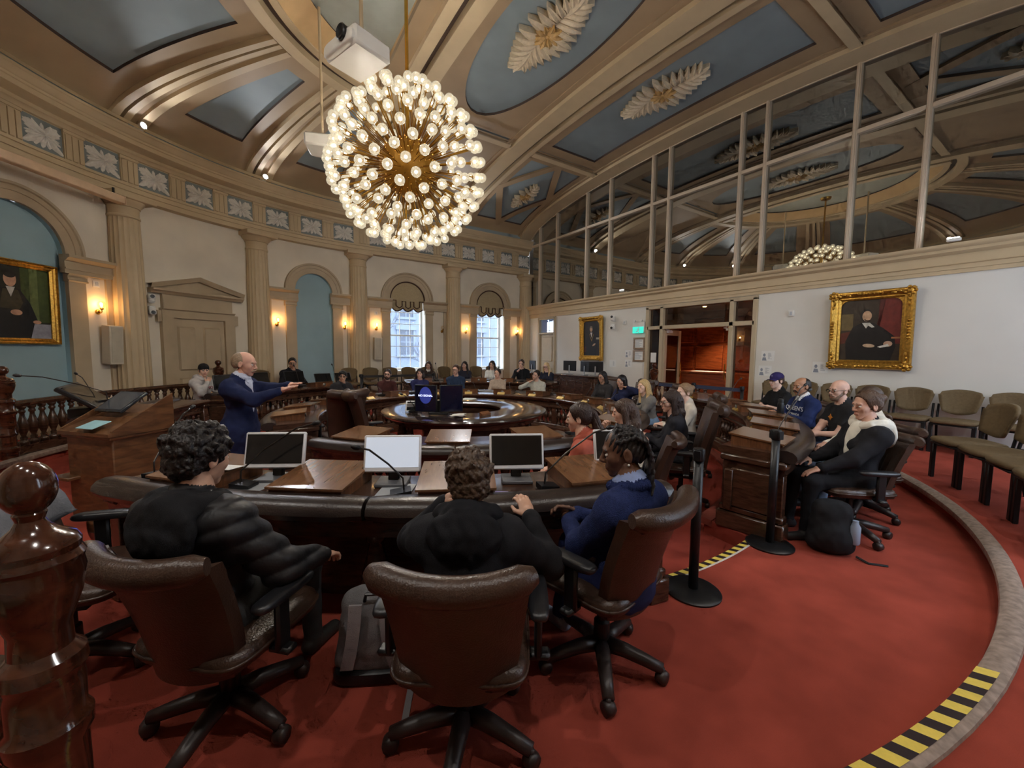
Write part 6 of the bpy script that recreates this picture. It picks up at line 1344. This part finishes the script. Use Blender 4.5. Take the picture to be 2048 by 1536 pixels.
# ---- round table items
q = empty('double_monitor', (.72, .2, ZI+.776), math.radians(60), 'pair of black monitors side by side on the round table, one reading NO SIGNAL', 'monitor')
for s, a in ((1, .25), (-1, -.25)):
    p = add('panel', cbox((0, s*.2, .25), (.035, .36, .42), .006), BLACK, q, rot=(0, 0, a)); sc2 = add('screen', box(.018, .0195, s*.2-.165, s*.2+.165, .055, .445), mat('screen_dark_blue', (20, 22, 44), .15, var=.1), p, smooth=False)
    if s < 0:
        add('screen_glow', ball((.0195, s*.2, .3), (.0008, .1, .13), 20, 10), mat('screen_glow_blue', (60, 70, 150), .2, em=(70, 84, 190), ems=.12, var=0), p)
        o = text('screen_text', 'NO SIGNAL', .045, mat('screen_text_white', (210, 218, 250), .3, em=(210, 218, 250), ems=1., var=0), p); o.location = (.0215, s*.2, .28); o.rotation_euler = (PI/2, 0, PI/2)
add('stand', join(cbox((-.06, 0, .02), (.16, .3, .03), .006), cbox((-.06, 0, .12), (.03, .05, .2), .006)), BLACK, q)
q = empty('tablet', (.95, -.28, ZI+.776), math.radians(58), 'white tablet tilted on a stand on the round table', 'tablet'); p = add('panel', cbox((0, 0, .1), (.012, .26, .19), .006), WF, q, rot=(0, -.5, 0)); add('screen', box(.0062, .007, -.105, .105, .025, .175), SCR, p); add('stand', tr(cbox((-.07, 0, .06), (.01, .2, .13), .004), (0, 0, 0), 0, 0, .5), WF, q)
tag(add('paper_stack', join(*[tr(box(-.14, .14, -.105, .105, .0015*k, .0015*(k+1)), (0, 0, 0), .3*k) for k in range(4)]), PAPER, None, False, (-.64, -1.42, ZI+.776)), 'loose white papers on the far side of the round table', 'papers')
tag(add('paper_heap', join(*[tr(box(-.09, .09, -.07, .07, .004*k, .004*k+.002), (.03*math.cos(k*2), .05*math.sin(k*2.4), 0), .7*k, .06*math.sin(k)) for k in range(7)]), PAPER, None, False, (.5, .45, ZI+.78)), 'heap of crumpled white papers behind the black monitors', 'papers')
tag(add('desk_name_block', wedge(-.03, .03, .1, .06, .03), MWOOD, None, False, (.12, .6, ZI+.776), (0, 0, 1.9)), 'small wooden name block on the round table', 'name block')
tag(add('computer_mouse', superell((0, 0, .016), (.055, .032, .018), .8, .9, 16, 8), BLACK, None, True, (.62, -1.32, ZI+.776), (0, 0, .4)), 'black mouse on the left of the round table', 'mouse')
q = empty('drink_cup', polar(2.75, -101, ZI+.766), 0, 'takeaway cup with a straw on the far desk', 'cup'); add('cup', lathe([(.028, 0), (.034, .11), (.036, .115), (.034, .118)], 14), mat('cup_pink', (226, 196, 196), .4), q); add('straw', tube([(0, 0, .1), (.01, 0, .19)], .004, 6), WHITE, q)
q = empty('thermos_bottle', polar(4.66, 124.6, ZM+.766), 0, 'black thermos bottle on the right hand desk', 'bottle'); add('body', lathe([(.036, 0), (.04, .01), (.04, .2), (.034, .22)], 18), BLACK, q); add('lid', lathe([(.035, .22), (.036, .26), (.03, .268), (0, .268)], 18), BLACKM, q); add('loop', tube([(0, -.03, .268), (0, -.02, .29), (0, .02, .29), (0, .03, .268)], .005, 6), BLACK, q)
tag(add('paper_sheet', box(-.1, .1, -.14, .14, 0, .002), PAPER, None, False, polar(4.52, 42.6, ZM+.865), (.0, -.09, math.radians(52))), 'white sheet lying on the desk lid behind the puffer jacket person', 'paper')
tag(add('sticky_note', box(-.04, .04, -.04, .04, 0, .002), mat('lilac_note', (186, 176, 226), .7), None, False, polar(4.64, 65.6, ZM+.767), (0, 0, 1.)), 'lilac sticky note below the right black monitor', 'note')
for i, th in enumerate((46.2, 57.6)): tag(add('paper_sheet', box(-.16, .12, -.1, .1, 0, .002), mat('grey_sheet', (168, 172, 176), .5), None, False, polar(4.58, th, ZM+.767), (0, 0, math.radians(th))), ('pale grey sheet beside the microphone near the puffer jacket', 'pale grey sheet under the bright pale monitor')[i], 'paper')
# ---- black monitors on the back desks and by the far wall
monitor('black monitor in front of the grey hoodie man', 4.6, -40.5, ZM+.765, 180, SCR, .46, .28, .12, .1, BLACK); monitor('black monitor behind the standing man\'s arm', 4.6, -50.5, ZM+.765, 180, SCR, .46, .28, .2, .1, BLACK); monitor('black monitor in front of the man in the black sweater', 4.6, -61, ZM+.765, 178, SCR, .46, .28, .3, .1, BLACK)
monitor('black monitor left of the man with black fringe', 4.72, -70.5, ZM+.765, 178, SCR, .4, .24, .45, .06, BLACK); monitor('black monitor right of the man with black fringe', 4.72, -76.5, ZM+.765, 178, SCR, .4, .24, .45, .06, BLACK)
q = empty('wood_counter', (-5.45, -3.25, ZO), 0, 'dark panelled counter under the far monitors', 'counter'); add('body', join(cbox((0, 0, .37), (.6, 1.9, .74), .01), *[cbox((.305, -.7+.35*k, .36), (.02, .28, .5), .008) for k in range(5)]), DWOOD, q); add('top', cbox((0, 0, .76), (.7, 2.0, .04), .01), DWOOD, q)
q2 = empty('wood_counter', (-5.45, -5.6, ZO), 0, 'dark desk in the far corner below the narrow door', 'counter'); add('body', cbox((0, 0, .35), (.6, 1.3, .7), .01), DWOOD, q2); add('top', cbox((0, 0, .72), (.68, 1.4, .04), .01), DWOOD, q2)
for i, (y, lb) in enumerate(((-3.75, 'black flat monitor on the far counter, left of three'), (-3.05, 'black flat monitor on the far counter, middle of three'), (-2.6, 'black flat monitor on the far counter, right of three'), (-5.75, 'black flat monitor on the far corner desk'))):
    q = empty('flat_monitor', (-5.5, y, ZO+(.78 if i < 3 else .74)), .2*(-1)**i, lb, 'monitor'); add('panel', cbox((0, 0, .26), (.03, .5, .32), .006), BLACK, q); add('stand', join(cbox((.03, 0, .14), (.02, .04, .28), .004), cbox((.02, 0, .01), (.16, .2, .015), .004)), mat('silver', (186, 188, 190), .3, metal=.7), q)
# ---- bags and the jacket over the chair
GREYC = mat('grey_canvas', (118, 116, 118), .9, var=.14, scale=14, bump=.3, bscale=260); GREYL = mat('grey_strap', (146, 142, 146), .9, var=.08, bump=.3, bscale=300)
q = empty('backpack', (2.66, 3.93, ZM), math.radians(62), 'grey canvas backpack with pale straps standing on the floor between the chairs', 'bag')
g = surf([ell((0, 0, .2), (.12, .19, .24)), cap((0, -.13, .08), (0, .13, .08), .085), cap((0, -.11, .36), (0, .11, .36), .06), ell((-.09, 0, .15), (.06, .13, .12)), ell((0, 0, -.1), (.4, .4, .1), sub=True, k=.01)], .009, .05, lambda X, Y, Z, L: .006*wob(X, Y, Z, 26)+.003*wob(X, Y, Z, 70)); add('bag_body', (g[0], g[1].tolist()), GREYC, q, smooth=True)
for s in (-1, 1): P = np.array([[(.13+.02*math.sin(PI*f)-.06*(f > .9), s*(.07+.06*f*f)+e*.03, .42-.36*f) for e in (-1, 0, 1)] for f in np.linspace(0, 1, 9)]); Q = P.copy(); Q[..., 0] -= .012; add('shoulder_strap', shell(P, Q), GREYL, q)
add('base_panel', superell((0, 0, .04), (.13, .2, .04), .5, .4, 24, 8), BLACK, q); add('grab_loop', tube([(.08, -.04, .41), (.09, -.03, .45), (.09, .03, .45), (.08, .04, .41)], .009, 6), BLACK, q); add('strap_end', box(.14, .32, .17, .2, .003, .007), GREYL, q)
q = empty('backpack', (-.78, 4.72, ZM), math.radians(30), 'black backpack leaning by the barrier post with a pale bottle in its pocket', 'bag')
g = surf([ell((0, 0, .2), (.11, .15, .23)), cap((0, -.09, .08), (0, .09, .08), .08), cap((0, -.07, .36), (0, .07, .36), .06), ell((.09, 0, .14), (.05, .11, .11)), ell((0, 0, -.1), (.4, .4, .1), sub=True, k=.01)], .009, .05, lambda X, Y, Z, L: .005*wob(X, Y, Z, 30)+.003*wob(X, Y, Z, 80)); add('bag_body', (g[0], g[1].tolist()), cloth((36, 37, 40), 'bag'), q, smooth=True)
add('water_bottle', lathe([(.03, .12), (.036, .13), (.036, .26), (.02, .29), (.02, .31)], 14, (.06, .14, 0)), mat('bottle_blue_grey', (150, 168, 190), .25), q); add('shoulder_strap', tube([(-.1, .08, .4), (-.17, .1, .28), (-.16, .12, .12), (-.1, .13, .05)], .016, 6), BLACK, q); add('strap_end', tube([(.06, .16, .02), (.12, .22, .008), (.1, .34, .006)], .01, 5), BLACK, q)
q = empty('draped_jacket', polar(5.22, 41.0, ZM+.06), math.radians(41+180-58), 'grey jacket draped over the back of the empty chair at left', 'jacket')
def jg(off):
    P = []
    for v in np.linspace(-.5, .75, 22):
        row = []
        for u in np.linspace(-1, 1, 17):
            vv = 1-abs(v)*.9 if v > 0 else 1-abs(v)*.75; sd_ = -1 if v > 0 else 1; z = .355+.5*vv+.05*math.exp(-(v*9)**2); x = -.21-.05*vv-.09*vv*vv+.075*abs(u)**2.2+sd_*(.075+off)*(1-math.exp(-(v*9)**2))-.04*math.exp(-(v*9)**2)
            hw = .27+.03*abs(v)+.02*math.sin(7*v+u); row.append((x+.012*math.sin(9*u+4*v)*abs(v), u*hw, z+off*math.exp(-(v*9)**2)+.02*math.sin(5*u+2)*(abs(v) > .45)))
        P.append(row)
    return np.array(P)
add('jacket_cloth', shell(jg(.02), jg(.006)), mat('grey_jacket_cloth', (112, 114, 120), .75, var=.12, scale=8, bump=.25, bscale=120), q, smooth=True)
g = surf([cap((-.3, .24, .8), (-.2, .29, .52), .05, .045), cap((-.2, .29, .52), (-.12, .28, .36), .045, .05)], .01, .02, lambda X, Y, Z, L: .006*wob(X, Y, Z, 50)); add('sleeve', (g[0], g[1].tolist()), mat('grey_jacket_cloth', (112, 114, 120), .75), q, smooth=True)
# lobby furniture
q = empty('display_case', (-7.9, -.55, .14), .2, 'red-brown wooden display desk inside the lobby', 'display case'); add('body', cbox((0, 0, .45), (.7, 1.2, .9), .02), RWOOD, q); add('sloped_top', cbox((0, 0, .93), (.76, 1.28, .05), .01), RWOOD, q); add('lit_sheet', box(-.25, .25, -.4, .4, .957, .96), PAPER, q)
